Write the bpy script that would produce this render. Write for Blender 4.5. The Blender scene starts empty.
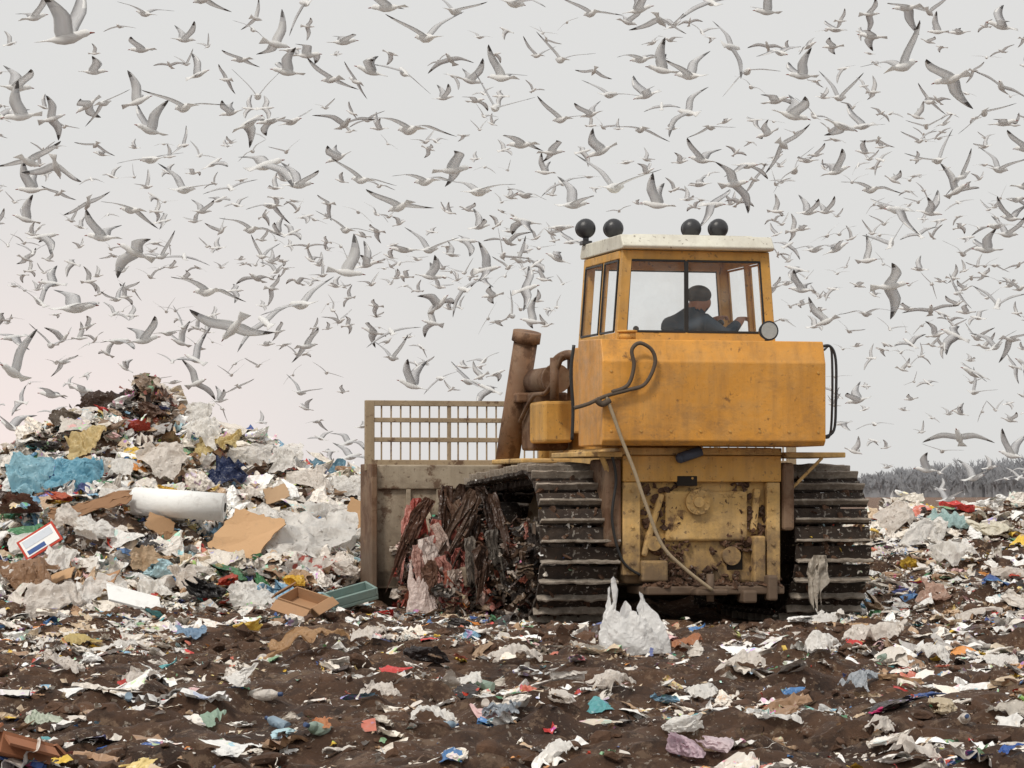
import bpy, bmesh, math, random
import numpy as np
from mathutils import Vector, Matrix, Euler
random.seed(7); RNG=np.random.default_rng(7)
scene=bpy.context.scene
COL=scene.collection
R=math.radians

# ------------------------------------------------------------ camera
F_PX=3150.0; PITCH=math.atan(110/3150.0)
CAM=Vector((0,-30,1.25))
cd=bpy.data.cameras.new("Camera"); cam=bpy.data.objects.new("Camera",cd); COL.objects.link(cam)
cam.location=CAM; cam.rotation_euler=(math.pi/2+PITCH,0,0)
cd.lens=F_PX/1024*36; cd.sensor_width=36; cd.clip_end=6000; cd.clip_start=0.5
scene.camera=cam
scene.view_settings.view_transform='Standard'; scene.view_settings.look='None'; scene.view_settings.exposure=0

# ------------------------------------------------------------ noise
def _h(ix,iy,iz,seed):
    h=(ix.astype(np.int64)*374761393+iy.astype(np.int64)*668265263+iz.astype(np.int64)*1274126177+seed*974634777)&0xffffffff
    h=((h^(h>>13))*1274126177)&0xffffffff
    h=h^(h>>16)
    return (h&0xffffff)/float(0xffffff)*2-1
def vnoise(p,seed=0):
    p=np.asarray(p,float); i=np.floor(p).astype(np.int64); f=p-i; f=f*f*(3-2*f)
    r=0
    for dx in (0,1):
        for dy in (0,1):
            for dz in (0,1):
                w=(f[:,0] if dx else 1-f[:,0])*(f[:,1] if dy else 1-f[:,1])*(f[:,2] if dz else 1-f[:,2])
                r=r+w*_h(i[:,0]+dx,i[:,1]+dy,i[:,2]+dz,seed)
    return r
def fbm(p,octv=4,seed=0,gain=.5):
    a=1;s=0;q=np.asarray(p,float);t=0
    for o in range(octv):
        s=s+a*vnoise(q,seed+o*17); t+=a; a*=gain; q=q*2.03+5.1
    return s/t
def sm(t):
    t=np.clip(t,0,1); return t*t*(3-2*t)
def P3(x,y,s): return np.stack([x*s,y*s,np.zeros_like(x)],1)
def ridges(p,n,seed,w,warp=.25):
    rng=np.random.default_rng(seed); lo=p.min(0);hi=p.max(0); q=rng.uniform(lo,hi,(n,p.shape[1]))
    pp=p.copy(); p3=np.zeros((len(p),3)); p3[:,:p.shape[1]]=p
    for k in range(p.shape[1]): pp[:,k]+=warp*(hi-lo).max()*.5*fbm(p3*3.0/(hi-lo).max()+k*9.1,2,seed+k)
    d=np.sqrt(((pp[:,None]-q[None])**2).sum(2)); d.partition(1,axis=1)
    return 1-np.clip((d[:,1]-d[:,0])/w,0,1)

# ------------------------------------------------------------ terrain
def ground_h(x,y):
    x=np.asarray(x,float);y=np.asarray(y,float)
    near=1-sm((np.abs(y+3)-25)/30)
    lump=0.16*fbm(P3(x,y,.55),3,1)+0.11*fbm(P3(x,y,1.9),3,5)
    rid=1-np.abs(fbm(np.stack([x*1.1,y*2.2,x*0],1),2,9))*3
    rid2=1-np.abs(fbm(np.stack([x*.7+4,y*3.4,x*0],1),2,19))*3.5
    fine=0.08*fbm(P3(x,y,5.0),4,11)+0.08*np.clip(rid,0,1)+.07*np.clip(rid2,0,1)
    dz=1-sm(1-np.maximum(np.abs(x-1.3)/3.2,np.abs(y-1.3)/3.0))*.85
    z=(lump*dz*.8+fine*(.4+.6*dz))*near-.05
    xr=sm((x-2.3)/3.2)
    prof=np.where(y<8,sm((y-0.5)/7.5),1-.55*sm((y-8)/14))
    far=1-sm((y-30)/60)
    z=z+xr*1.02*prof*far*(1+.25*fbm(P3(x,y,.9),3,31))
    return z
hx=np.array([-16,-11,-8,-6.9,-6.34,-5.84,-5.35,-4.9,-4.4,-3.9,-3.4,-2.6,-1.76,-1,.5,2.3,4.4,6])
hz=np.array([0,.8,1.05,1.25,1.38,1.66,1.98,2.16,2.12,1.94,1.76,1.46,1.18,.88,.5,.35,.15,0])
def heap_h(x,y):
    x=np.asarray(x,float);y=np.asarray(y,float)
    zr=np.interp(x,hx,hz)
    y0=1.6+.5*np.sin(x*1.3)+sm((x+3)/2.5)*2.6
    t=(y-y0)/(9-y0)
    prof=np.where(y<9,.62*sm(t*1.25)+.38*sm(t),1-.9*sm((y-9)/9))
    prof=np.where(t<0,0,prof)
    l=1+ (.20*fbm(P3(x,y,.9),3,41)+.17*fbm(P3(x,y,3.),2,47))*np.clip(t*4,0,1)
    return zr*prof*l
def surf(x,y): return ground_h(x,y)+heap_h(x,y)
def place(px,py):
    dx=(px-512)/F_PX; dz=(384-py)/F_PX
    d=np.array([dx,math.cos(PITCH)-dz*math.sin(PITCH),math.sin(PITCH)+dz*math.cos(PITCH)])
    ts=np.arange(12,70,.04)
    X=d[0]*ts;Y=-30+d[1]*ts;Z=1.25+d[2]*ts
    S=surf(X,Y); k=np.argmax(Z<S)
    if not (Z<S).any() or ts[k]>42: 
        m=(ts<42)&(ts>34); k=np.where(m)[0][int(np.argmin(np.abs(Z-S)[m]))]
    return X[k],Y[k],S[k],F_PX/ts[k]

W1,W2,W3=(244,241,236),(234,226,217),(214,206,194)
items=[
(38,482,66,'drape',(156,202,218),1,"light blue plastic bag draped on the heap","plastic bag"),
(84,484,68,'drape',(130,188,210),2,"light blue plastic bag draped on the heap","plastic bag"),
(228,484,66,'drape',(44,56,92),3,"dark blue plastic sheet folded on refuse","plastic sheet"),
(92,456,50,'drape',(226,204,152),4,"cream yellow cloth spread over the heap","cloth"),
(295,552,134,'drape',W1,5,"large white plastic sheet crumpled on the heap slope","plastic sheet"),
(305,580,56,'print',(228,222,214),6,"white printed sheet with red marks on the heap","printed sheet"),
(205,602,56,'bag',(40,37,38),7,"black bin bag lying at the foot of the heap","bin bag"),
(30,592,80,'drape',(164,130,102),8,"brown sack slumped at the foot of the heap","sack"),
(20,520,50,'bag',(104,72,60),9,"dark brown rag bundle on the heap","rag"),
(165,470,60,'drape',W2,10,"off-white plastic bag on the heap","plastic bag"),
(120,478,54,'drape',W1,11,"white plastic bag flattened on the heap","plastic bag"),
(255,464,54,'drape',W1,12,"white plastic bag on the heap slope","plastic bag"),
(305,490,50,'drape',W2,13,"off-white plastic bag on the heap slope","plastic bag"),
(75,535,58,'drape',W2,14,"off-white crumpled film on the heap","plastic film"),
(30,560,48,'bag',W1,15,"white plastic bag beside a brown sack","plastic bag"),
(150,570,50,'sheet',(204,176,144),16,"tan crumpled paper on the heap","paper"),
(330,480,44,'sheet',(110,146,164),17,"blue-grey film near the blade","plastic film"),
(345,582,40,'bag',W2,18,"off-white bag beside the blade","plastic bag"),
(297,592,26,'bag',(232,190,72),19,"small yellow plastic bag","plastic bag"),
(250,634,30,'bag',(226,194,96),20,"small yellow plastic bag on mud","plastic bag"),
(262,592,24,'bag',(80,140,92),21,"small green wrapper bag","wrapper"),
(300,655,80,'drape',(190,152,112),22,"brown crumpled paper bag lying on mud","paper bag"),
(80,648,40,'sheet',(214,192,130),23,"yellowish crumpled film on mud","plastic film"),
(192,640,40,'sheet',(142,170,196),24,"pale blue plastic scrap on mud","plastic scrap"),
(60,612,60,'drape',W2,25,"off-white film at the foot of the heap","plastic film"),
(430,664,48,'bag',(56,48,47),26,"dark grey rag heap on mud","rag"),
(500,722,50,'drape',(168,176,184),27,"grey-blue plastic scrap on mud","plastic scrap"),
(320,728,32,'sheet',(210,144,100),28,"orange cloth scrap on mud","cloth"),
(205,724,40,'sheet',(172,198,178),29,"pale green film on mud","plastic film"),
(40,728,50,'drape',(210,218,200),30,"white and green bag flattened on mud","plastic bag"),
(685,735,44,'bag',W1,31,"white plastic bag twisted upright on mud","plastic bag"),
(680,758,54,'bag',(224,200,210),32,"lilac plastic bag on mud","plastic bag"),
(716,760,46,'bag',(230,212,216),33,"lilac plastic bag on mud","plastic bag"),
(560,762,50,'drape',W1,34,"white film scrap on mud","plastic film"),
(1014,758,36,'sheet',(76,112,186),35,"bright blue plastic bag on mud","plastic bag"),
(940,718,48,'bag',(218,202,174),36,"beige bag with string on mud","plastic bag"),
(925,768,80,'drape',W2,37,"off-white sheet lying on mud","plastic sheet"),
(1000,722,50,'sheet',W3,38,"pale cardboard scrap on mud","cardboard"),
(1003,666,34,'drape',W1,39,"white bag on mud","plastic bag"),
(520,664,60,'drape',W2,40,"off-white strip of film on mud","plastic film"),
(585,655,40,'sheet',W3,41,"pale film near the track","plastic film"),
(690,648,40,'sheet',(190,128,90),42,"orange-brown rag on mud","rag"),
(742,668,56,'drape',W2,43,"off-white film beside the track","plastic film"),
(820,655,56,'drape',W1,44,"white film beside the track","plastic film"),
(880,640,56,'drape',W2,45,"off-white film on dirt bank","plastic film"),
(930,540,66,'drape',W1,46,"white plastic sacks on the dirt bank","plastic bag"),
(900,524,50,'drape',W2,47,"off-white plastic bag on the dirt bank","plastic bag"),
(992,540,50,'bag',(240,234,216),48,"cream plastic sack on the dirt bank","plastic bag"),
(960,560,60,'drape',W1,49,"white film on the dirt bank","plastic film"),
(1010,580,50,'drape',W2,50,"off-white film on the dirt bank","plastic film"),
(950,524,50,'sheet',(176,204,202),51,"pale teal film on the dirt bank","plastic film"),
(935,600,44,'sheet',(206,174,156),52,"pinkish scrap on the dirt bank","plastic scrap"),
(150,425,40,'bag',(110,84,70),53,"brown rag bundle near the heap top","rag"),
(112,412,66,'drape',(80,62,52),54,"dark brown rag draped over the heap top","rag"),
(70,430,60,'sheet',(104,92,80),55,"grey-brown rag near the heap top","rag"),
(200,440,50,'drape',W1,56,"white film near the heap top","plastic film"),
(62,508,28,'bag',(204,108,80),57,"orange-red bag on the heap","plastic bag"),
(348,550,46,'drape',W1,58,"white film beside the blade","plastic film"),
(375,640,50,'drape',W2,59,"off-white film on mud before the blade","plastic film"),
(470,690,44,'sheet',W1,60,"white film scrap on mud","plastic film"),
(140,690,48,'drape',W2,61,"off-white scrap on mud","plastic film"),
(860,690,50,'drape',(184,190,196),62,"grey plastic scrap on mud","plastic scrap"),
(632,654,58,'spiky',(248,247,245),63,"large thin white plastic bag standing up in front of the track","plastic bag"),
(175,548,40,'sheet',(190,156,122),64,"torn tan paper on the heap","paper"),
(8,590,40,'bag',W1,65,"white bag on the heap foot","plastic bag"),
(125,508,60,'drape',W1,66,"white film spread on the heap","plastic film"),
(325,525,54,'drape',W1,67,"white crumpled film on the heap slope","plastic film"),
(250,505,50,'drape',W2,68,"off-white film on the heap","plastic film"),
(110,602,60,'drape',W1,69,"white film at the heap foot","plastic film"),
(185,585,50,'drape',W2,70,"off-white film on the heap slope","plastic film"),
(255,606,50,'drape',W1,71,"white film at the heap foot","plastic film"),
(200,420,40,'drape',W1,72,"white plastic bag near the heap top","plastic bag"),
(95,545,48,'bag',W1,73,"white plastic bag on the heap slope","plastic bag"),
(345,500,44,'drape',W1,74,"white plastic bag near the blade","plastic bag"),
(610,690,50,'drape',W2,75,"off-white film on mud","plastic film"),
(780,725,50,'drape',W1,76,"white bag on mud","plastic bag"),
(380,700,44,'drape',W2,77,"off-white film on mud","plastic film"),
(240,685,40,'bag',W1,78,"white bag on mud","plastic bag"),
(60,675,46,'drape',W2,79,"off-white film on mud","plastic film"),
(930,660,54,'drape',W1,80,"white film on mud","plastic film"),
(230,590,34,'bag',(200,90,70),81,"red plastic bag on the heap","plastic bag"),
(140,440,30,'bag',(170,70,54),82,"red bag near the heap top","plastic bag"),
(8,470,40,'drape',W1,83,"white bag on the heap","plastic bag"),
(830,625,46,'drape',W1,84,"white film by the track","plastic film"),
(700,700,44,'drape',W1,85,"white film on mud","plastic film"),
(880,735,44,'drape',W2,86,"off-white film on mud","plastic film"),
(430,735,44,'drape',W1,87,"white film on mud","plastic film"),
(560,705,40,'bag',W2,88,"off-white bag on mud","plastic bag"),
(970,625,50,'drape',W2,89,"off-white film on dirt bank","plastic film"),
(120,655,44,'drape',W1,90,"white film on mud","plastic film"),
(285,470,46,'drape',W1,91,"white film on the heap slope","plastic film"),
(60,570,50,'drape',W1,92,"white film on the heap","plastic film"),
(150,600,50,'drape',W1,93,"white film at the heap foot","plastic film"),
(215,455,44,'drape',(226,206,150),94,"cream yellow film on the heap","plastic film"),
(170,500,30,'bag',(228,186,70),95,"yellow wrapper on the heap","wrapper"),
]
CARDS=[(234,564,.68,.60,(196,158,118),"large flattened brown cardboard sheet lying on the heap",(58,12,-24),811),
(356,540,.40,.42,(190,152,112),"brown cardboard sheet leaning near the blade",(60,20,15),812),
(100,605,.36,.28,(168,128,94),"brown cardboard sheet at the heap foot",(45,-20,-20),813),
(92,522,.95,.15,(150,114,84),"long brown cardboard strip across the heap",(55,-10,8),814),
(160,540,.36,.26,(176,140,104),"torn brown cardboard sheet on the heap",(50,22,25),815),
(60,590,.32,.22,(186,150,112),"flattened tan carton at the heap foot",(40,-18,-15),816),
(280,510,.3,.22,(176,146,114),"tan cardboard piece on the heap slope",(50,-15,20),817)]
def heapfix(px,py,p):
    x,y,z,ppm=p
    if px<385 and py<615: return x,y-.12,z+.05,ppm
    return p
IPOS={}
EXL=[]
for it in items:
    p=place(it[0],it[1]); IPOS[it[:2]]=p; EXL.append((p[0],p[1],it[2]/p[3]*.26))
for cdt in CARDS:
    p=place(cdt[0],cdt[1]); EXL.append((p[0],p[1],cdt[2]*.32))
p=place(180,524); EXL+= [(p[0]-.25,p[1],.22),(p[0]+.25,p[1],.22)]
EXA=np.array(EXL)
def clear_of_items(x,y,s):
    ok=np.ones(len(x),bool)
    for ex,ey,er in EXA:
        ok&=~((np.abs(x-ex)<er+s*.2)&(y-ey<er*.7)&(y-ey>-er-.15)&(s>.13))
    return ok

# ------------------------------------------------------------ materials
def lin(c):
    return tuple(((v/255)/12.92 if v/255<=.04045 else (((v/255)+.055)/1.055)**2.4) for v in c)
def newmat(n):
    m=bpy.data.materials.new(n); m.use_nodes=True; nt=m.node_tree
    b=nt.nodes["Principled BSDF"]; return m,nt,b
def N(nt,t,**k):
    n=nt.nodes.new(t)
    for a,v in k.items(): setattr(n,a,v)
    return n
def noise(nt,vec,scale,detail=5,rough=.6):
    n=N(nt,'ShaderNodeTexNoise'); n.inputs['Scale'].default_value=scale; n.inputs['Detail'].default_value=detail; n.inputs['Roughness'].default_value=rough
    if vec: nt.links.new(vec,n.inputs['Vector'])
    return n.outputs['Fac']
def ramp(nt,fac,a,b,ca=(0,0,0,1),cb=(1,1,1,1)):
    r=N(nt,'ShaderNodeValToRGB'); r.color_ramp.elements[0].position=a; r.color_ramp.elements[1].position=b
    r.color_ramp.elements[0].color=ca; r.color_ramp.elements[1].color=cb
    nt.links.new(fac,r.inputs['Fac']); return r.outputs['Color']
def mix(nt,fac,a,b,bt='MIX'):
    m=N(nt,'ShaderNodeMix'); m.data_type='RGBA'; m.blend_type=bt
    for i,v in ((0,fac),(6,a),(7,b)):
        if isinstance(v,bpy.types.NodeSocket): nt.links.new(v,m.inputs[i])
        else: m.inputs[i].default_value=v if i==0 else (*v[:3],1)
    return m.outputs[2]
def mth(nt,op,a,b):
    m=N(nt,'ShaderNodeMath'); m.operation=op
    for i,v in enumerate((a,b)):
        if isinstance(v,bpy.types.NodeSocket): nt.links.new(v,m.inputs[i])
        else: m.inputs[i].default_value=v
    return m.outputs[0]
def mul(nt,a,b): return mth(nt,'MULTIPLY',a,b)
def bump(nt,b,h,s,d=.02):
    n=N(nt,'ShaderNodeBump'); n.inputs['Strength'].default_value=s; n.inputs['Distance'].default_value=d
    nt.links.new(h,n.inputs['Height']); nt.links.new(n.outputs[0],b.inputs['Normal']); return n.outputs[0]
def coord(nt,scale=(1,1,1)):
    t=N(nt,'ShaderNodeTexCoord'); m=N(nt,'ShaderNodeMapping'); m.inputs['Scale'].default_value=scale
    nt.links.new(t.outputs['Object'],m.inputs['Vector']); return m.outputs[0]
def crease(nt,v,scale):
    nn=N(nt,'ShaderNodeTexNoise'); nn.inputs['Scale'].default_value=scale*.5; nn.inputs['Detail'].default_value=2; nt.links.new(v,nn.inputs['Vector'])
    mv=N(nt,'ShaderNodeVectorMath'); mv.operation='MULTIPLY_ADD'; nt.links.new(nn.outputs['Color'],mv.inputs[0]); mv.inputs[1].default_value=(1.2/scale,)*3; nt.links.new(v,mv.inputs[2])
    vo=N(nt,'ShaderNodeTexVoronoi'); vo.feature='DISTANCE_TO_EDGE'; vo.inputs['Scale'].default_value=scale; nt.links.new(mv.outputs[0],vo.inputs['Vector'])
    mr=N(nt,'ShaderNodeMapRange'); mr.inputs['From Min'].default_value=0; mr.inputs['From Max'].default_value=.25; mr.inputs['To Min'].default_value=1; mr.inputs['To Max'].default_value=0
    nt.links.new(vo.outputs['Distance'],mr.inputs['Value']); return mr.outputs[0]

def paint(name,base,rust=(.10,.045,.02),dirt=(.12,.08,.052),rust_lo=.56,mud_top=1.7,mud=.9,rough=.45,streak=.55,dust=.3,big=0.,dustc=(.38,.31,.21),chip=.7):
    m,nt,b=newmat(name); v=coord(nt); vs=coord(nt,(5,5,.5))
    var=ramp(nt,noise(nt,v,1.3,6,.6),.3,.75)
    dark=tuple(c*.72 for c in base); lt=tuple(min(.85,c*1.08+.01) for c in base)
    c=mix(nt,var,dark,lt)
    du=ramp(nt,noise(nt,v,2.7,9,.72),.45,.72)
    c=mix(nt,mul(nt,du,dust),c,dustc)
    st=ramp(nt,noise(nt,vs,1.6,6,.65),.46,.70)
    c=mix(nt,mul(nt,st,streak),c,tuple(a*.36+b_*.64 for a,b_ in zip(base,dirt)))
    if big:
        bg_=ramp(nt,noise(nt,coord(nt,(1,1,1.8)),1.9,10,.74),.50,.60)
        c=mix(nt,mul(nt,bg_,big),c,tuple(d*1.1 for d in dirt))
    rs=ramp(nt,noise(nt,v,4.5,10,.7),rust_lo,rust_lo+.06)
    c=mix(nt,mul(nt,rs,.8),c,rust)
    ch=ramp(nt,noise(nt,v,22,4,.6),.62,.68)
    c=mix(nt,mul(nt,ch,chip),c,dirt)
    sx=N(nt,'ShaderNodeSeparateXYZ'); nt.links.new(v,sx.inputs[0])
    mr=N(nt,'ShaderNodeMapRange'); mr.inputs['From Min'].default_value=mud_top; mr.inputs['From Max'].default_value=.2
    nt.links.new(sx.outputs['Z'],mr.inputs['Value'])
    ad=N(nt,'ShaderNodeMath'); ad.operation='MULTIPLY_ADD'; nt.links.new(noise(nt,v,3.2,8,.7),ad.inputs[0]); ad.inputs[1].default_value=1.6
    nt.links.new(mth(nt,'SUBTRACT',mr.outputs[0],.95),ad.inputs[2])
    md=ramp(nt,ad.outputs[0],.15,.6)
    c=mix(nt,mul(nt,md,mud),c,dirt)
    nt.links.new(c,b.inputs['Base Color'])
    rr=ramp(nt,noise(nt,v,7,6),.3,.8,(rough,)*3+(1,),(min(1,rough+.35),)*3+(1,)); nt.links.new(rr,b.inputs['Roughness'])
    bump(nt,b,noise(nt,v,14,8,.7),.3,.02)
    return m
M_ORANGE=paint("orange_paint",lin((224,156,60)),rust_lo=.62,rough=.32,mud_top=2.25,mud=.5,streak=.55,dust=.38,big=.26,chip=.3,dustc=(.42,.30,.15))
M_CAB=paint("cab_yellow_paint",lin((220,166,80)),rust_lo=.61,rough=.45,streak=.5,mud=.3,dust=.3,big=.1)
M_BEIGE=paint("dirty_beige_paint",lin((222,180,110)),rust_lo=.56,rough=.6,mud_top=1.35,mud=.85,dust=.42,streak=.6,big=.34,dustc=(.42,.35,.24))
M_BLADE=paint("worn_blade_metal",lin((186,172,150)),rust_lo=.55,rough=.6,mud_top=1.6,mud=.7,dust=.4,big=.4)
M_RUST=paint("rusty_metal",lin((124,94,70)),rust_lo=.48,rough=.6,mud_top=1.2,dust=.3)
M_GRATE=paint("grate_metal",lin((172,152,124)),rust_lo=.56,rough=.6,mud_top=1.4)
M_ROOF=paint("roof_cream_paint",lin((232,227,212)),rust_lo=.64,rough=.5,streak=.35)
def simple(name,c,rough=.6,metal=0,ns=8,amt=.4,bmp=.2):
    m,nt,b=newmat(name); v=coord(nt)
    cc=mix(nt,noise(nt,v,ns,8,.7),tuple(x*(1-amt) for x in c),tuple(min(.9,x*(1+amt)) for x in c))
    nt.links.new(cc,b.inputs['Base Color']); b.inputs['Roughness'].default_value=rough; b.inputs['Metallic'].default_value=metal
    if bmp: bump(nt,b,noise(nt,v,ns*2.5,6,.7),bmp,.02)
    return m
def add_transl(m,col,fac):
    nt=m.node_tree; b=nt.nodes["Principled BSDF"]; out=nt.nodes['Material Output']; t=N(nt,'ShaderNodeBsdfTranslucent')
    if isinstance(col,bpy.types.NodeSocket): nt.links.new(col,t.inputs[0])
    else: t.inputs[0].default_value=(*col,1)
    mx=N(nt,'ShaderNodeMixShader'); mx.inputs[0].default_value=fac
    nt.links.new(b.outputs[0],mx.inputs[1]); nt.links.new(t.outputs[0],mx.inputs[2]); nt.links.new(mx.outputs[0],out.inputs['Surface']); return m
M_BLACK=simple("black_rubber",(.018,.017,.016),.5)
M_DARK=simple("painted_recess_shade",(.02,.015,.011),.9)  # near-black colour stands in for the shade inside slots and hollows
M_LAMP=simple("lamp_housing",(.03,.03,.033),.35)
M_HOSE=simple("tan_cable",(.36,.28,.18),.8,ns=30)
M_LOOP=simple("dark_rope",(.09,.065,.045),.8,ns=30)
M_SEAT=simple("seat_vinyl",(.05,.05,.05),.6)
def mud_mat(name,c1,c2,specks=.0,bs=.7):
    m,nt,b=newmat(name); v=coord(nt)
    c=mix(nt,ramp(nt,noise(nt,v,3,10,.72),.3,.7),c1,c2)
    if specks:
        s=ramp(nt,noise(nt,v,26,3,.6),.61,.65)
        c=mix(nt,mul(nt,s,specks),c,(.5,.46,.40))
    nt.links.new(c,b.inputs['Base Color']); b.inputs['Roughness'].default_value=.85
    bump(nt,b,noise(nt,v,9,12,.75),bs,.05); return m
M_MUD=mud_mat("track_mud",(.010,.007,.006),(.065,.042,.028),.45)
M_GROUSER=mud_mat("grouser_steel",(.10,.075,.055),(.52,.45,.37),.5)
m,nt,b=newmat("dirty_window_glass"); nt.nodes.remove(b)
out=nt.nodes['Material Output']; tr=N(nt,'ShaderNodeBsdfTransparent'); tr.inputs[0].default_value=(.99,.995,.99,1)
gl=N(nt,'ShaderNodeBsdfGlossy'); gl.inputs['Roughness'].default_value=.06
df=N(nt,'ShaderNodeBsdfDiffuse'); df.inputs[0].default_value=(.85,.84,.80,1)
mx=N(nt,'ShaderNodeMixShader'); mx2=N(nt,'ShaderNodeMixShader'); mx.inputs[0].default_value=.04
nt.links.new(tr.outputs[0],mx.inputs[1]); nt.links.new(gl.outputs[0],mx.inputs[2])
dv=coord(nt); nt.links.new(mul(nt,ramp(nt,noise(nt,dv,3.5,7),.42,.78),.12),mx2.inputs[0])
nt.links.new(mx.outputs[0],mx2.inputs[1]); nt.links.new(df.outputs[0],mx2.inputs[2]); nt.links.new(mx2.outputs[0],out.inputs['Surface'])
M_GLASS=m
M_LENS=simple("lamp_lens",(.4,.4,.38),.15)

def item_mat(name,c,kind='plastic'):
    m,nt,b=newmat(name); v=coord(nt)
    d=ramp(nt,noise(nt,v,6,8,.7),.55,.85)
    cc=mix(nt,mul(nt,d,.4 if kind!='card' else .6),c,(.22,.16,.11))
    if kind=='print':
        cc=mix(nt,mul(nt,ramp(nt,noise(nt,v,7,2),.55,.58),.85),cc,lin((190,60,40)))
    nt.links.new(cc,b.inputs['Base Color'])
    b.inputs['Roughness'].default_value=.32 if kind!='card' else .85
    if kind=='card': bump(nt,b,noise(nt,v,9,8,.75),.3,.03)
    else: bump(nt,b,mth(nt,'ADD',crease(nt,v,10),mul(nt,crease(nt,v,25),.5)),.32,.02)
    if kind!='card': add_transl(m,cc,.5 if kind=='thin' else .38)
    return m
_mc={}
def IM(c,kind='plastic'):
    k=(c,kind)
    if k not in _mc: _mc[k]=item_mat("%s_%d_%d_%d"%(kind,*c),lin(c),kind)
    return _mc[k]

m,nt,b=newmat("landfill_soil"); v=coord(nt)
c=mix(nt,ramp(nt,noise(nt,v,.9,10,.7),.3,.7),lin((66,42,28)),lin((136,99,71)))
c=mix(nt,ramp(nt,noise(nt,v,5,8,.75),.46,.72),c,lin((38,24,17)))
c=mix(nt,mul(nt,ramp(nt,noise(nt,v,2.2,9,.75),.55,.63),.5),c,lin((178,148,120)))
c=mix(nt,mul(nt,ramp(nt,noise(nt,v,12,6,.7),.56,.62),.6),c,lin((168,138,110)))
c=mix(nt,mul(nt,ramp(nt,noise(nt,v,31,3,.6),.63,.66),.6),c,lin((210,196,178)))
nt.links.new(c,b.inputs['Base Color']); b.inputs['Roughness'].default_value=.7
bump(nt,b,noise(nt,v,8,14,.8),1.0,.12); M_SOIL=m
M_CLOD=mud_mat("soil_clod",lin((50,33,23)),lin((120,87,64)),.3,1.)
m,nt,b=newmat("mixed_litter"); v=coord(nt)
at=N(nt,'ShaderNodeAttribute'); at.attribute_name="Col"
c=mix(nt,mul(nt,ramp(nt,noise(nt,v,5,8,.7),.50,.85),.5),at.outputs['Color'],lin((112,86,66)))
pr=mul(nt,ramp(nt,noise(nt,v,13,2,.5),.60,.62),.45)
vo=N(nt,'ShaderNodeTexVoronoi'); vo.inputs['Scale'].default_value=4.5; nt.links.new(v,vo.inputs['Vector'])
c=mix(nt,mul(nt,pr,at.outputs['Alpha']),c,vo.outputs['Color'])
nt.links.new(c,b.inputs['Base Color']); b.inputs['Roughness'].default_value=.38
bump(nt,b,crease(nt,v,12),.4,.02)
M_LITTER=m

# ------------------------------------------------------------ mesh helpers
def tag(o,label=None,cat=None,group=None,kind=None):
    if label:o["label"]=label
    if cat:o["category"]=cat
    if group:o["group"]=group
    if kind:o["kind"]=kind
def arr_mesh(name,V,F,C=None,mat=None,smooth=False):
    V=np.asarray(V,np.float32);F=np.asarray(F,np.int32)
    me=bpy.data.meshes.new(name); k=F.shape[1]
    me.vertices.add(len(V)); me.vertices.foreach_set('co',V.ravel())
    me.loops.add(F.size); me.loops.foreach_set('vertex_index',F.ravel())
    me.polygons.add(len(F)); me.polygons.foreach_set('loop_start',np.arange(0,F.size,k,dtype=np.int32))
    me.update(calc_edges=True); me.validate()
    if C is not None:
        a=me.color_attributes.new("Col",'FLOAT_COLOR','POINT'); a.data.foreach_set('color',np.asarray(C,np.float32).ravel())
    if mat: me.materials.append(mat)
    if smooth: me.shade_smooth()
    else: me.shade_flat()
    return me
def addobj(name,me,parent=None,loc=None,rot=None,scale=None):
    o=bpy.data.objects.new(name,me); COL.objects.link(o)
    if parent:o.parent=parent
    if loc is not None:o.location=loc
    if rot is not None:o.rotation_euler=rot
    if scale is not None:o.scale=scale
    return o
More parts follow.
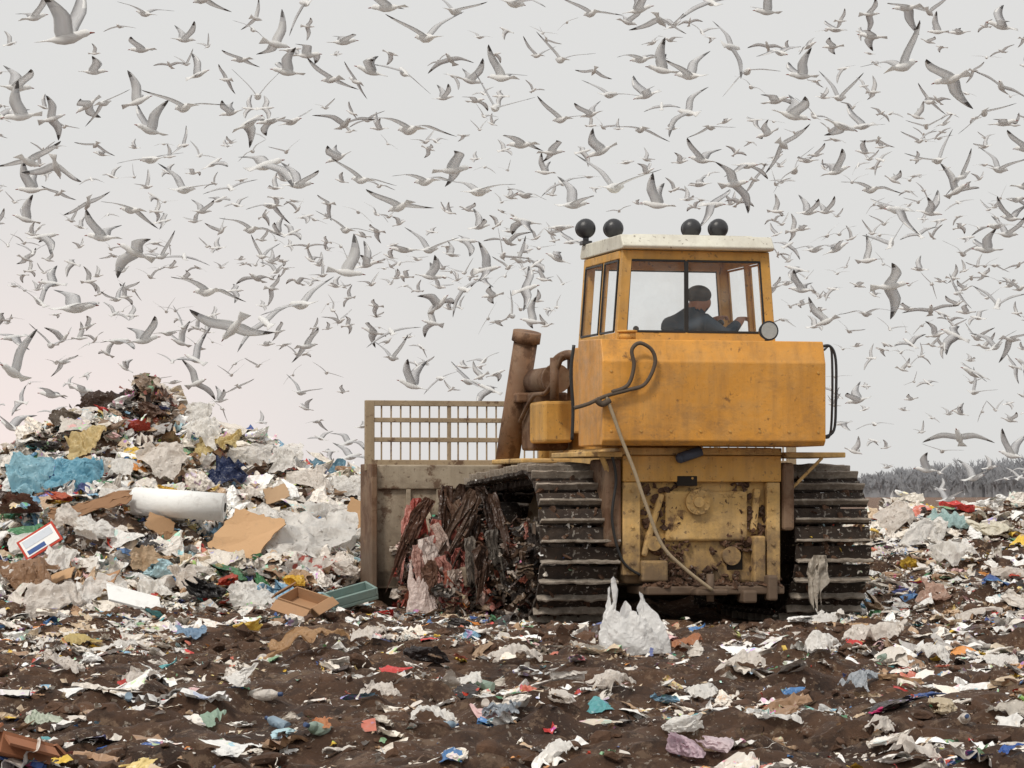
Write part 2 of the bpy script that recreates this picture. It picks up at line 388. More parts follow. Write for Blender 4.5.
class B:
    def __init__(s): s.bm=bmesh.new()
    def _add(s,t,M,mi,smooth=False):
        t.transform(M)
        for f in t.faces: f.material_index=mi; f.smooth=smooth
        me=bpy.data.meshes.new("t"); t.to_mesh(me); t.free(); s.bm.from_mesh(me); bpy.data.meshes.remove(me)
    def box(s,lo,hi,bev=.012,mi=0,rot=None,seg=2):
        lo=Vector(lo);hi=Vector(hi);t=bmesh.new(); bmesh.ops.create_cube(t,size=1)
        sz=hi-lo; bmesh.ops.scale(t,vec=sz,verts=t.verts)
        if bev>0: bmesh.ops.bevel(t,geom=t.edges[:],offset=min(bev,min(abs(q) for q in sz)*.45),segments=seg,affect='EDGES',profile=.5)
        M=Matrix.Translation((lo+hi)/2)
        if rot: M=M@Euler(rot).to_matrix().to_4x4()
        s._add(t,M,mi); return s
    def beam(s,a,b,w,d,bev=.008,mi=0,up=(0,0,1)):
        a=Vector(a);b=Vector(b);z=(b-a).normalized();u=Vector(up)
        if abs(z.dot(u))>.98:u=Vector((0,1,0))
        x=u.cross(z).normalized();y=z.cross(x)
        t=bmesh.new(); bmesh.ops.create_cube(t,size=1); bmesh.ops.scale(t,vec=(w,d,(b-a).length),verts=t.verts)
        if bev>0: bmesh.ops.bevel(t,geom=t.edges[:],offset=min(bev,w*.4,d*.4),segments=2,affect='EDGES',profile=.5)
        M=Matrix((x,y,z)).transposed().to_4x4(); M.translation=(a+b)/2
        s._add(t,M,mi); return s
    def cyl(s,a,b,r1,r2=None,mi=0,seg=24):
        a=Vector(a);b=Vector(b);r2=r1 if r2 is None else r2
        t=bmesh.new(); bmesh.ops.create_cone(t,cap_ends=True,segments=seg,radius1=r1,radius2=r2,depth=(b-a).length)
        q=Vector((0,0,1)).rotation_difference((b-a).normalized())
        t.transform(Matrix.Translation((a+b)/2)@q.to_matrix().to_4x4())
        for f in t.faces: f.material_index=mi; f.smooth=len(f.verts)==4
        me=bpy.data.meshes.new("t"); t.to_mesh(me); t.free(); s.bm.from_mesh(me); bpy.data.meshes.remove(me); return s
    def sph(s,c,r,sc=(1,1,1),mi=0):
        t=bmesh.new(); bmesh.ops.create_uvsphere(t,u_segments=20,v_segments=12,radius=r)
        s._add(t,Matrix.Translation(c)@Matrix.Diagonal((*sc,1)),mi,True); return s
    def tube(s,pts,r,mi=0,seg=8,sub=6):
        P=[Vector(p) for p in pts]; Q=[]
        for i in range(len(P)-1):
            p0=P[max(i-1,0)];p1=P[i];p2=P[i+1];p3=P[min(i+2,len(P)-1)]
            for k in range(sub):
                t=k/sub; Q.append(.5*((2*p1)+(p2-p0)*t+(2*p0-5*p1+4*p2-p3)*t*t+(-p0+3*p1-3*p2+p3)*t**3))
        Q.append(P[-1]); rings=[]; prev=None
        for i,q in enumerate(Q):
            t=(Q[min(i+1,len(Q)-1)]-Q[max(i-1,0)]).normalized()
            if prev is None: prev=t.orthogonal().normalized()
            n=(prev-t*prev.dot(t)).normalized(); prev=n; bb=t.cross(n)
            rings.append([s.bm.verts.new(q+(n*math.cos(a)+bb*math.sin(a))*r) for a in [2*math.pi*k/seg for k in range(seg)]])
        for i in range(len(rings)-1):
            for k in range(seg):
                f=s.bm.faces.new((rings[i][k],rings[i][(k+1)%seg],rings[i+1][(k+1)%seg],rings[i+1][k])); f.smooth=True; f.material_index=mi
        for rg in (rings[0][::-1],rings[-1]):
            f=s.bm.faces.new(rg); f.material_index=mi
        return s
    def prism(s,prof,x0,x1,mi=0,bev=0.0,seg=3):
        t=bmesh.new()
        A=[t.verts.new((x0,y,z)) for y,z in prof]; Bv=[t.verts.new((x1,y,z)) for y,z in prof]
        n=len(prof); t.faces.new(A); t.faces.new(Bv[::-1])
        for i in range(n): t.faces.new((A[i],Bv[i],Bv[(i+1)%n],A[(i+1)%n]))
        bmesh.ops.recalc_face_normals(t,faces=t.faces)
        if bev>0: bmesh.ops.bevel(t,geom=t.edges[:],offset=bev,segments=seg,affect='EDGES',profile=.5)
        s._add(t,Matrix(),mi,False); return s
    def bolts(s,pts,axis,r=.018,h=.02,mi=0):
        for p in pts:
            p=Vector(p); s.cyl(p,p+Vector(axis)*h,r,mi=mi,seg=6)
        return s
    def done(s,name,mats,parent=None,label=None):
        bmesh.ops.recalc_face_normals(s.bm,faces=s.bm.faces)
        me=bpy.data.meshes.new(name); s.bm.to_mesh(me); s.bm.free()
        for mt in (mats if isinstance(mats,(list,tuple)) else [mats]): me.materials.append(mt)
        o=addobj(name,me,parent)
        if label:o["label"]=label
        return o

# ------------------------------------------------------------ ground + heap meshes
def grid_mesh(xs,ys,fn):
    X,Y=np.meshgrid(xs,ys); x=X.ravel();y=Y.ravel(); z=fn(x,y)
    nx=len(xs);ny=len(ys); i=np.arange(nx*ny).reshape(ny,nx)
    F=np.stack([i[:-1,:-1],i[:-1,1:],i[1:,1:],i[1:,:-1]],-1).reshape(-1,4)
    return np.stack([x,y,z],1),F
g=lambda a,b,n:np.geomspace(a,b,n)
xs=np.concatenate([-g(9.3,3000,26)[::-1],np.linspace(-9,9,400),g(9.3,3000,26)])
ys=np.concatenate([-18-g(.4,400,14)[::-1],np.linspace(-18,13,700),13+g(.2,3500,40)])
V,Fq=grid_mesh(xs,ys,ground_h)
ground=addobj("ground",arr_mesh("ground",V,Fq,mat=M_SOIL,smooth=True))
tag(ground,"churned brown muddy landfill soil reaching the horizon","ground",kind="structure")

# ------------------------------------------------------------ litter templates
def fold(p,n,rng):
    h=np.zeros(len(p))
    for _ in range(n):
        d=rng.normal(size=p.shape[1]); d/=np.linalg.norm(d); o=rng.uniform(-.6,.6)
        h+=rng.choice([-1,1])*rng.uniform(.4,1)*np.abs(p@d-o)
    h-=h.mean(); return h/(np.abs(h).max()+1e-6)
def gridF(n,m=None):
    m=m or n; i=np.arange(n*m).reshape(m,n)
    a,b_,c_,d_=i[:-1,:-1].ravel(),i[:-1,1:].ravel(),i[1:,1:].ravel(),i[1:,:-1].ravel()
    return np.concatenate([np.stack([a,b_,c_],1),np.stack([a,c_,d_],1)])
def t_sheet(seed,n=6,asp=1,amp=.3,nf=6,ragged=.12,rg=0,outline=.3):
    rng=np.random.default_rng(seed); g_=np.linspace(-.5,.5,n)
    X,Y=np.meshgrid(g_,g_*asp); p=np.stack([X.ravel(),Y.ravel()],1)
    if outline: p+=rng.normal(size=p.shape)*.22/n
    z=fold(p*2,nf,rng)*amp; dx=fold(p*2,nf,rng)*ragged; dy=fold(p*2,nf,rng)*ragged
    if rg: z+=rg*ridges(p,14,seed,.16)
    a=np.arctan2(p[:,1],p[:,0]); r=np.abs(p).max(1)*2
    p3=np.stack([np.cos(a)*2.2,np.sin(a)*2.2,a*0+seed],1)
    k=1-outline*sm((r-.3)/.7)*(1+1.3*fbm(p3,2,seed))
    V=np.stack([p[:,0]*k+dx,p[:,1]*k+dy,z],1)
    return V,gridF(n)
def ico(sub):
    bm=bmesh.new(); bmesh.ops.create_icosphere(bm,subdivisions=sub,radius=1)
    bm.verts.ensure_lookup_table()
    V=np.array([v.co[:] for v in bm.verts]);F=np.array([[v.index for v in f.verts] for f in bm.faces]); bm.free(); return V,F
ICO={k:ico(k) for k in (1,2,3)}
def t_blob(seed,sub=2,sc=(1,.8,.6),amp=.4,nf=8):
    rng=np.random.default_rng(seed); V,F=ICO[sub]; V=V.copy()
    r=1+amp*fold(V,nf,rng)+amp*.5*fold(V,nf*2,rng)
    V=V*r[:,None]*np.array(sc)*.5
    V[:,2]=np.maximum(V[:,2],-.22*sc[2]-.02*rng.random(len(V)))
    return V,F
def t_strip(seed,n=9,w=.08):
    rng=np.random.default_rng(seed); t=np.linspace(-.5,.5,n)
    y=.18*np.cumsum(rng.normal(size=n))/n*2; z=np.abs(.25*np.cumsum(rng.normal(size=n))/n*2)
    a=np.stack([t,y-w/2,z],1);b_=np.stack([t,y+w/2,z+rng.normal(size=n)*.02],1)
    V=np.concatenate([a,b_]); F=[]
    for i in range(n-1): F+=[[i,i+1,n+i+1],[i,n+i+1,n+i]]
    return V,np.array(F)
def t_box(seed):
    rng=np.random.default_rng(seed); s=np.array([1,rng.uniform(.5,.9),rng.uniform(.15,.35)])*.5
    V=np.array([[x,y,z] for x in(-1,1) for y in(-1,1) for z in(-1,1)])*s; V+=rng.normal(size=V.shape)*.08
    F=np.array([[0,1,3],[0,3,2],[4,6,7],[4,7,5],[0,4,5],[0,5,1],[2,3,7],[2,7,6],[1,5,7],[1,7,3]]); return V,F
def t_film(seed,n=13):
    rng=np.random.default_rng(seed); U,Wd=np.meshgrid(np.linspace(-.5,.5,n),np.linspace(-.5,.5,n)); u=U.ravel();w=Wd.ravel()
    wid=.3+.5*np.abs(np.sin(w*3+rng.uniform(0,6)))*rng.uniform(.5,1)
    x=w+.1*vnoise(np.stack([w*3,u*2,u*0+seed],1),seed); y=u*wid+.15*vnoise(np.stack([w*2.2,u*0,u*0+3],1),seed)
    z=.10*np.sin(u*16+vnoise(np.stack([w*4,u,u*0],1),seed)*2.5)+.12*vnoise(np.stack([w*3,u*3,u*0+8],1),seed+2)+.02*rng.normal(size=len(u))
    return np.stack([x,y,z],1),gridF(n)
def open_bag(seed,nth=110,nz=60,horns=((2.9,.45,.30),(3.5,.25,.42),(.3,.4,.16))):
    T,Zz=np.meshgrid(np.linspace(0,2*math.pi,nth,endpoint=False),np.linspace(0,1,nz)); th=T.ravel();w=Zz.ravel()
    U=np.stack([np.cos(th),np.sin(th),w*1.5],1); wv=fbm(U*1.6+seed,3,seed)
    rad=.52-.10*w+.05*np.sin(w*5+seed)+.20*wv+(.045*np.sin(th*7+wv*8+w*3)+.03*np.abs(np.sin(th*13+wv*12-w*4)))*(.35+w)+.05*ridges(U,40,seed,.3)
    wr=lambda c:np.mod(th-c+math.pi,2*math.pi)-math.pi
    rim=.60+sum(h*np.exp(-(wr(c)/s_)**2) for c,s_,h in horns)+.07*np.sin(th*5)+.04*vnoise(U*5,3)
    rad=rad*(1-.30*sm((w-.5)/.5)); V=np.stack([rad*np.cos(th),rad*.55*np.sin(th),w*rim*1.02+.03*wv],1)
    V[:,0]-=.12*w*w
    i=np.arange(nth*nz).reshape(nz,nth); j=np.roll(i,-1,1)
    a,b_,cc,d_=i[:-1].ravel(),j[:-1].ravel(),j[1:].ravel(),i[1:].ravel()
    return V,np.concatenate([np.stack([a,b_,cc],1),np.stack([a,cc,d_],1)])
def lying_bag(seed,nth=90,nz=46):
    rng=np.random.default_rng(seed); V,F=open_bag(seed,nth,nz,[(rng.uniform(0,6),.5,rng.uniform(.1,.4)) for _ in range(4)])
    E=np.array(Euler((rng.uniform(-1.3,-.5),rng.uniform(-.7,.7),rng.uniform(0,6.28))).to_matrix()); V=V@E.T
    V-=V.mean(0); V[:,2]*=.62; V/=max(np.ptp(V[:,0]),np.ptp(V[:,1]))
    p=V*5+seed; a=rng.uniform(0,3.1); q=V[:,0]*math.cos(a)+V[:,1]*math.sin(a)
    V[:,2]+=.035*np.abs(np.sin(q*16+3*vnoise(p*.7,seed)))+.04*fbm(p,2,seed+2); V[:,1]+=.02*vnoise(p*2,seed+6)
    lo=np.percentile(V[:,2],16); V[:,2]=np.where(V[:,2]<lo,lo+(V[:,2]-lo)*.15,V[:,2])-lo; return V,F
TS=[t_sheet(i,6,random.uniform(.5,1),.24,6) for i in range(14)]
TST=[t_strip(80+i,w=random.choice([.03,.08,.14])) for i in range(6)]
TX=[t_box(90+i) for i in range(4)]
TSL=[t_sheet(200+i,12,random.uniform(.5,1),.26,12,.2,.08) for i in range(10)]
TF=[t_film(230+i) for i in range(8)]
TOB=[lying_bag(260+i,26,14) for i in range(10)]
WH=[(244,241,236),(236,229,220),(246,245,242),(218,210,200),(238,229,216)]
PAL=WH*7+[(206,184,156),(186,152,118),(166,132,102),(200,172,142)]*3+[(176,172,168),(140,134,128)]*2+[(70,58,52),(44,38,36)]*2+\
 [(140,180,206),(80,126,178),(176,206,214),(196,70,50),(206,120,100),(228,190,188),(230,192,76),(238,212,140),(86,140,100),(140,178,140),(90,160,164),(214,144,76),(96,106,156),(200,60,56),(60,90,150)]
PALL=np.array([lin(c) for c in PAL])
TAN=np.array([lin(c) for c in [(206,186,160),(186,158,130),(160,132,106),(222,208,188),(234,226,212),(140,114,92)]])
PALE=np.concatenate([PALL[:35],PALL,TAN])
DARKP=np.array([lin(c) for c in [(60,46,38),(84,62,50),(48,40,36),(120,96,78),(140,118,98),(82,76,72),(196,182,168),(150,84,66)]])
CLODP=np.array([lin(c) for c in [(60,46,38),(84,62,50)]])
def rotm(yaw,tx,ty):
    cz,sz=np.cos(yaw),np.sin(yaw);cx,sx=np.cos(tx),np.sin(tx);cy,sy=np.cos(ty),np.sin(ty);o=np.zeros_like(yaw);e=o+1
    Rz=np.stack([cz,-sz,o,sz,cz,o,o,o,e],-1).reshape(-1,3,3);Rx=np.stack([e,o,o,o,cx,-sx,o,sx,cx],-1).reshape(-1,3,3);Ry=np.stack([cy,o,sy,o,e,o,-sy,o,cy],-1).reshape(-1,3,3)
    return Rz@Rx@Ry
class Pile:
    def __init__(s): s.V=[];s.F=[];s.C=[];s.n=0
    def add(s,T,x,y,z,size,tilt=.5,pal=PALL,alpha=.5,flat=1.,lean=0.):
        k=len(x); which=RNG.integers(0,len(T),k); col=pal[RNG.integers(0,len(pal),k)]*RNG.uniform(.78,1.05,(k,1))
        for ti,(tv,tf) in enumerate(T):
            I=np.where(which==ti)[0]
            if len(I)==0: continue
            Rm=rotm(RNG.uniform(0,6.28,len(I)),RNG.normal(0,tilt,len(I)),RNG.normal(0,tilt,len(I)))
            if lean:
                cl_,sl_=math.cos(lean),math.sin(lean); Rm=np.array([[1,0,0],[0,cl_,-sl_],[0,sl_,cl_]])@Rm
            sc=size[I][:,None,None]*np.array([1,1,flat])
            v=np.einsum('kij,kvj->kvi',Rm,tv[None]*sc)+np.stack([x[I],y[I],z[I]],1)[:,None]
            nv=len(tv); f=tf[None]+(s.n+np.arange(len(I))*nv)[:,None,None]
            c=np.concatenate([np.repeat(col[I][:,None],nv,1),np.full((len(I),nv,1),1.)*(RNG.random((len(I),1,1))<alpha)],2)
            s.V.append(v.reshape(-1,3));s.F.append(f.reshape(-1,3));s.C.append(c.reshape(-1,4)); s.n+=nv*len(I)
    def raw(s,V,F,col):
        s.V.append(V);s.F.append(F+s.n);s.C.append(np.repeat(np.array([[*col,0]]),len(V),0)); s.n+=len(V)
    def obj(s,name,mat=M_LITTER,parent=None):
        return addobj(name,arr_mesh(name,np.concatenate(s.V),np.concatenate(s.F),np.concatenate(s.C),mat),parent)
DZ_YAW=R(14); DZ_LOC=Vector((1.82,0,0))
def dz_local(x,y):
    c,s=math.cos(DZ_YAW),math.sin(DZ_YAW); dx=x-DZ_LOC.x;dy=y-DZ_LOC.y
    return c*dx+s*dy,-s*dx+c*dy
def not_dozer(x,y,m=0):
    lx,ly=dz_local(x,y); 
    return ~(((np.abs(lx)<1.72+m)&(ly>-.1-m)&(ly<3.9))|((np.abs(lx)<2.45)&(ly>3.7)&(ly<4.9)))
def gsample(n,y0,y1,fn=None,spread=.2):
    y=RNG.uniform(y0,y1,n*5); x=RNG.uniform(-1,1,n*5)*((y+30)*spread); 
    keep=RNG.random(n*5)<(y+30)/(y1+30)
    x,y=x[keep],y[keep]
    if fn is not None:
        k=RNG.random(len(x))<fn(x,y); x,y=x[k],y[k]
    k=not_dozer(x,y); x,y=x[k],y[k]
    return x[:n],y[:n]
def dens(x,y):
    cl=sm(fbm(P3(x,y,.9),3,71)*2.8+.46+.14*sm((x-.5)/3))
    band=.44+.56*sm((y+8)/6)
    return np.clip(cl*band+.13*band,0,1)
P=Pile()
for T,n,lo,hi,tilt,off,fl,pl in ((TS,12000,.025,.085,.4,.010,.7,PALE),(TST,6500,.04,.2,.35,.010,.7,PALE),(TSL,2000,.09,.28,.25,.010,.6,PALE),(TOB,3600,.07,.28,.22,-.015,.65,PALE),(TF,2600,.10,.34,.25,.006,.6,PALE),(TX,400,.05,.12,.5,.02,.7,PALL),(TS,8000,.02,.07,.4,.010,.7,TAN),(TS,4500,.03,.12,.4,.015,.8,PALL)):
    x,y=gsample(n,-17,9,dens)
    s=lo+(hi-lo)*RNG.random(len(x))**1.8
    P.add(T,x,y,surf(x,y)+off+s*.03,s,tilt,pal=pl,flat=fl)
x,y=gsample(9000,-17,9,lambda x,y:.4+.6*dens(x,y)); s=RNG.uniform(.010,.04,len(x)); P.add(TS[:4],x,y,surf(x,y)+.010,s,.5,pal=PALE)
o=P.obj("litter"); tag(o,"scattered paper, plastic scraps and wrappers on mud","litter",kind="stuff")
def rb(x,y): return sm((x-2.6)/1.2)*np.clip(.28+.9*sm((y-4)/4)*sm(fbm(P3(x,y,.7),3,72)*2.4+.6),0,1)
P=Pile()
for T,n,lo,hi,tilt in ((TSL,600,.10,.34,.35),(TF,800,.12,.4,.35),(TOB,1200,.10,.40,.35),(TS,6500,.03,.14,.5),(TST,1200,.08,.3,.5)):
    y=RNG.uniform(1,16,n*6);x=RNG.uniform(2.5,10,n*6);k=(RNG.random(n*6)<rb(x,y))&not_dozer(x,y,.1);x,y=x[k][:n],y[k][:n]
    s=lo+(hi-lo)*RNG.random(len(x))**1.7; k=clear_of_items(x,y,s);x,y,s=x[k],y[k],s[k]; P.add(T,x,y,surf(x,y)+s*.04,s,tilt,flat=.85,pal=PALE,lean=.2)
o=P.obj("bank_litter"); tag(o,"pale plastic and paper refuse covering a dirt bank","refuse",kind="stuff")
P=Pile()
V,Fq=grid_mesh(np.linspace(-16,6,260),np.linspace(.8,18,220),lambda x,y:surf(x,y)-.06)
Ft=np.concatenate([Fq[:,[0,1,2]],Fq[:,[0,2,3]]]); P.raw(V,Ft,lin((112,90,74)))
def hp(x,y): return np.clip(heap_h(x,y)*2.2,0,1)
topd=lambda x,y:(np.hypot((x+4.85)/.7,(y-8.6)/1.2)<1)
for T,n,lo,hi,tilt,pl in ((TSL,1800,.12,.38,.45,PALE),(TF,3000,.14,.48,.45,PALE),(TOB,5000,.13,.46,.35,PALE),(TS,14000,.03,.14,.6,PALL),(TST,4000,.08,.4,.5,PALL),(TX,450,.07,.22,.6,PALL)):
    y=RNG.uniform(1.2,11.5,n*4);x=RNG.uniform(-9,2.5,n*4);k=(RNG.random(n*4)<hp(x,y))&not_dozer(x,y,.1)
    x,y=x[k][:n],y[k][:n]; s=lo+(hi-lo)*RNG.random(len(x))**1.5
    k=clear_of_items(x,y,s);x,y,s=x[k],y[k],s[k]
    d=topd(x,y)&(RNG.random(len(x))<.7)
    P.add(T,x[~d],y[~d],surf(x[~d],y[~d])+s[~d]*.05,s[~d],tilt,lean=.3,pal=pl)
    if d.any(): P.add(T,x[d],y[d],surf(x[d],y[d])+s[d]*.06,s[d],tilt+.1,pal=DARKP)
a=RNG.uniform(0,6.28,140); x=-4.85+.7*np.cos(a)*RNG.random(140);y=8.6+.9*np.sin(a)*RNG.random(140); P.add(TST,x,y,surf(x,y)+.05,RNG.uniform(.3,.6,140),.6,pal=DARKP)
o=P.obj("trash_heap"); tag(o,"tall heap of mixed household refuse with dark rags on top","trash heap",kind="stuff")
P=Pile(); TC=[t_blob(300+i,1,(1,.9,.7),.3,5) for i in range(5)]+[t_blob(320+i,2,(1,.8,.6),.4,6) for i in range(4)]
x,y=gsample(7000,-17,8,lambda x,y:np.clip(.2+1.2*fbm(P3(x,y,1.2),2,90),0,1)); s=.03+.17*RNG.random(len(x))**3.2
P.add(TC,x,y,ground_h(x,y)+heap_h(x,y)*.98+s*.0,s,.5,pal=CLODP,flat=.8)
o=P.obj("soil_clods",M_CLOD); tag(o,"loose clods of brown soil","soil",kind="stuff")

# ------------------------------------------------------------ bulldozer
dz=bpy.data.objects.new("bulldozer",None); COL.objects.link(dz); dz.location=DZ_LOC; dz.rotation_euler=(0,0,DZ_YAW)
tag(dz,"muddy orange crawler bulldozer with grated blade pushing refuse","bulldozer")
c_,s_=math.cos(DZ_YAW),math.sin(DZ_YAW)
def L(px,py,ly):
    u=(px-512)/F_PX
    lx=(u*(30+c_*ly)-1.82+s_*ly)/(c_-u*s_)
    d=30+s_*lx+c_*ly; return (lx,ly,1.25+(494-py)/F_PX*d)
def LS(px,py,lx):
    u=(px-512)/F_PX; ly=(1.82+c_*lx-u*(30+s_*lx))/(s_+u*c_); d=30+s_*lx+c_*ly; return (lx,ly,1.25+(494-py)/F_PX*d)

HW=.385
shoe=B(); shoe.box((-HW,-.078,-.02),(HW,.078,.012),.006)
shoe.box((-HW,.045,.012),(HW,.070,.085),.006,mi=1); shoe.box((-.12,-.11,-.09),(-.05,.11,-.02),.01); shoe.box((.05,-.11,-.09),(.12,.11,-.02),.01)
so=shoe.done("track_shoe",[M_MUD,M_GROUSER]); shoe_me=so.data; bpy.data.objects.remove(so)
shoe_vars=[]
for k in range(8):
    me=shoe_me.copy(); bm=bmesh.new(); bm.from_mesh(me)
    bmesh.ops.subdivide_edges(bm,edges=[e for e in bm.edges if e.calc_length()>.3],cuts=18,use_grid_fill=True)
    co=np.array([v.co[:] for v in bm.verts]); n1=fbm(co*5+k*7.7,3,k); n2=fbm(co*22+k*3.3,2,k+9)
    for v,a,b2 in zip(bm.verts,n1,n2):
        v.co.z+=.018*a+.010*b2; v.co.y+=.009*b2+.006*a; v.co.x+=.012*a
    bm.to_mesh(me); bm.free(); shoe_vars.append(me)
C1=(.80,.765,.70);C2=(3.02,.72,.65)
pts=[]
for cy,cz,r in(C1,C2):
    for a in np.linspace(0,2*math.pi,240,endpoint=False): pts.append((cy+r*math.cos(a),cz+r*math.sin(a)))
pts=sorted(set(pts))
def cross(o,a,b_): return (a[0]-o[0])*(b_[1]-o[1])-(a[1]-o[1])*(b_[0]-o[0])
def half(ps):
    h=[]
    for p in ps:
        while len(h)>=2 and cross(h[-2],h[-1],p)<=0:h.pop()
        h.append(p)
    return h
hull=half(pts)[:-1]+half(pts[::-1])[:-1]
H=np.array(hull+[hull[0]]); seg=np.hypot(*(H[1:]-H[:-1]).T); cum=np.concatenate([[0],np.cumsum(seg)]); TOT=cum[-1]; NS=47
for side,cx in((-1,-1.19),(1,1.34)):
    tb=B(); tb.box((cx-.2,.75,.36),(cx+.2,3.05,.78),.05); tb.beam((cx+.28*side,.7,.62),(cx+.28*side,3.1,.56),.10,.26,.02)
    tr_=tb.done("track",M_MUD,dz,"mud-caked crawler track")
    for k in range(NS):
        s0=(k+.5)*TOT/NS; y=np.interp(s0,cum,H[:,0]);z=np.interp(s0,cum,H[:,1])
        y2=np.interp((s0+.02)%TOT,cum,H[:,0]);z2=np.interp((s0+.02)%TOT,cum,H[:,1])
        t=Vector((0,y2-y,z2-z)).normalized(); n=Vector((0,t.z,-t.y))
        xax=t.cross(n)
        M=Matrix((xax,t,n)).transposed().to_4x4()@Euler((random.uniform(-.04,.04),random.uniform(-.006,.006),random.uniform(-.006,.006))).to_matrix().to_4x4(); M.translation=(cx+random.uniform(-.01,.01),y,z)
        o=bpy.data.objects.new("track_shoe",shoe_vars[(k*5+k//3)%8]); COL.objects.link(o); o.parent=tr_; o.matrix_local=M
    for nm,(cy,cz,r) in(("sprocket",C1),("idler_wheel",C2)):
        w=B(); w.cyl((cx-.10,cy,cz),(cx+.10,cy,cz),r-.2,seg=28); w.cyl((cx-.30,cy,cz),(cx+.30,cy,cz),.2,seg=20)
        if nm=="sprocket":
            for i in range(22):
                a=2*math.pi*i/22; w.beam((cx,cy+(r-.22)*math.cos(a),cz+(r-.22)*math.sin(a)),(cx,cy+(r-.10)*math.cos(a),cz+(r-.10)*math.sin(a)),.06,.07)
        w.bolts([(cx+.3*side,cy+.13*math.cos(a),cz+.13*math.sin(a)) for a in np.linspace(0,6.28,9)[:-1]],(side,0,0))
        w.done(nm,M_MUD,tr_)
    for i in range(6):
        w=B(); y=1.0+i*.36; w.cyl((cx-.26,y,.22),(cx+.26,y,.22),.12,seg=20); w.cyl((cx-.34,y,.22),(cx+.34,y,.22),.06,seg=12); w.done("track_roller",M_MUD,tr_)

h=B(); RY=.1
h.box((-.75,RY,.40),(.75,2.4,1.695),.03)
h.box((-.80,RY-.07,1.62),(.80,RY+.02,1.69),.008)
h.box((-.79,RY-.09,.48),(-.62,RY+.01,1.36),.01); h.box((.64,RY-.09,.42),(.775,RY+.01,1.36),.01)
h.box((-.36,RY-.06,.80),(.46,RY+.01,1.28),.04,seg=4)
h.box((-.62,RY-.14,.42),(-.36,RY+.01,.62),.02); h.box((.50,RY-.12,.40),(.62,RY+.01,.85),.02)
h.beam((-.58,RY-.03,.66),(-.40,RY-.03,1.25),.09,.06,.02); h.beam((.52,RY-.03,.9),(.56,RY-.03,1.3),.07,.06,.02); h.cyl((-.48,RY-.08,.78),(-.48,RY+.01,.78),.07,seg=18); h.cyl((.30,RY-.06,.66),(.30,RY+.01,.66),.09,seg=20)
h.bolts([(x,RY-.06,z) for x in(-.31,.41) for z in np.linspace(.85,1.22,4)]+[(x,RY-.09,z) for x in(-.70,.70) for z in np.linspace(.6,1.28,5)],(0,-1,0),.016,.016)
h.bolts([(x,RY-.07,1.655) for x in np.linspace(-.72,.72,9)],(0,-1,0),.013,.014)
h.done("rear_housing",M_BEIGE,dz,"dirty ochre-tan rear transmission housing with rust")
c=B(); c.box((-.79,RY-.085,1.365),(.79,RY-.002,1.615),.012); c.bolts([(x,RY-.085,z) for x in np.linspace(-.73,.73,8) for z in(1.40,1.58)],(0,-1,0),.012,.012); c.done("rear_band",M_CAB,dz,"faded yellow band under the tank")
c=B(); q=L(698,502,RY-.1); c.cyl((q[0],RY-.11,q[2]),(q[0],RY-.055,q[2]),.12,seg=28); c.cyl((q[0],RY-.14,q[2]),(q[0],RY-.10,q[2]),.05,seg=18)
c.bolts([(q[0]+.095*math.cos(a),RY-.11,q[2]+.095*math.sin(a)) for a in np.linspace(0,6.28,9)[:-1]],(0,-1,0),.012,.012); c.done("round_cover",M_BEIGE,dz)
for (p0,p1,yy) in (((676,486),(696,476),RY-.09),((728,570),(744,552),RY-.004)):
    a_=L(*p0,RY-.05); b2=L(*p1,RY-.05); B().box((a_[0],yy,a_[2]),(b2[0],yy+.03,b2[2]),.006).done("vent_opening",M_DARK,dz)  # solid dark block; the opening's shade is painted, no hole is cut
c=B(); q=L(690,458,RY-.14); c.cyl((q[0]-.09,RY-.13,q[2]),(q[0]+.11,RY-.15,q[2]+.07),.05,seg=14); c.sph((q[0]-.09,RY-.13,q[2]),.05); c.done("oil_filter",simple("blue_grey_paint",lin((70,80,98)),.5),dz)
c=B(); c.box((-.62,-.22,.30),(.74,.5,.38),.015); c.box((-.2,-.42,.30),(.12,.0,.36),.02); c.cyl((-.04,-.34,.24),(-.04,-.34,.50),.035); c.box((.3,-.3,.22),(.44,-.1,.34),.02); c.box((.56,-.26,.24),(.66,-.12,.48),.02)
c.done("drawbar",M_RUST,dz,"rusty brown drawbar plate")
c=B(); c.box((-1.18,-.05,1.60),(-.81,1.2,1.65),.01); c.beam((-1.0,0,1.6),(-.85,.1,1.3),.05,.03); c.done("fender",M_BEIGE,dz)
c=B(); c.box((.81,-.05,1.60),(1.42,1.0,1.65),.01); c.beam((1.2,0,1.6),(.92,.1,1.3),.05,.03); c.done("fender",M_BEIGE,dz)
B().box((-.96,.02,.75),(-.80,.6,1.58),.03).done("side_bracket",M_RUST,dz)
B().box((.80,.0,.9),(.92,.6,1.55),.03).done("side_bracket",M_RUST,dz)
Pm=Pile(); n=1100
lx=RNG.uniform(-.78,.78,n); z=.34+1.1*RNG.random(n)**2.6; k=fbm(np.stack([lx*3,z*3,lx*0],1),3,61)>.0; lx,z=lx[k],z[k]
Pm.add(TC,lx,np.full(len(lx),RY-.03),z,RNG.uniform(.03,.10,len(lx)),1.,pal=CLODP,flat=.6)
lx=RNG.uniform(-.62,.72,160); Pm.add(TC,lx,RNG.uniform(-.2,.05,160),np.full(160,.385),RNG.uniform(.04,.12,160),.5,pal=CLODP,flat=.5)
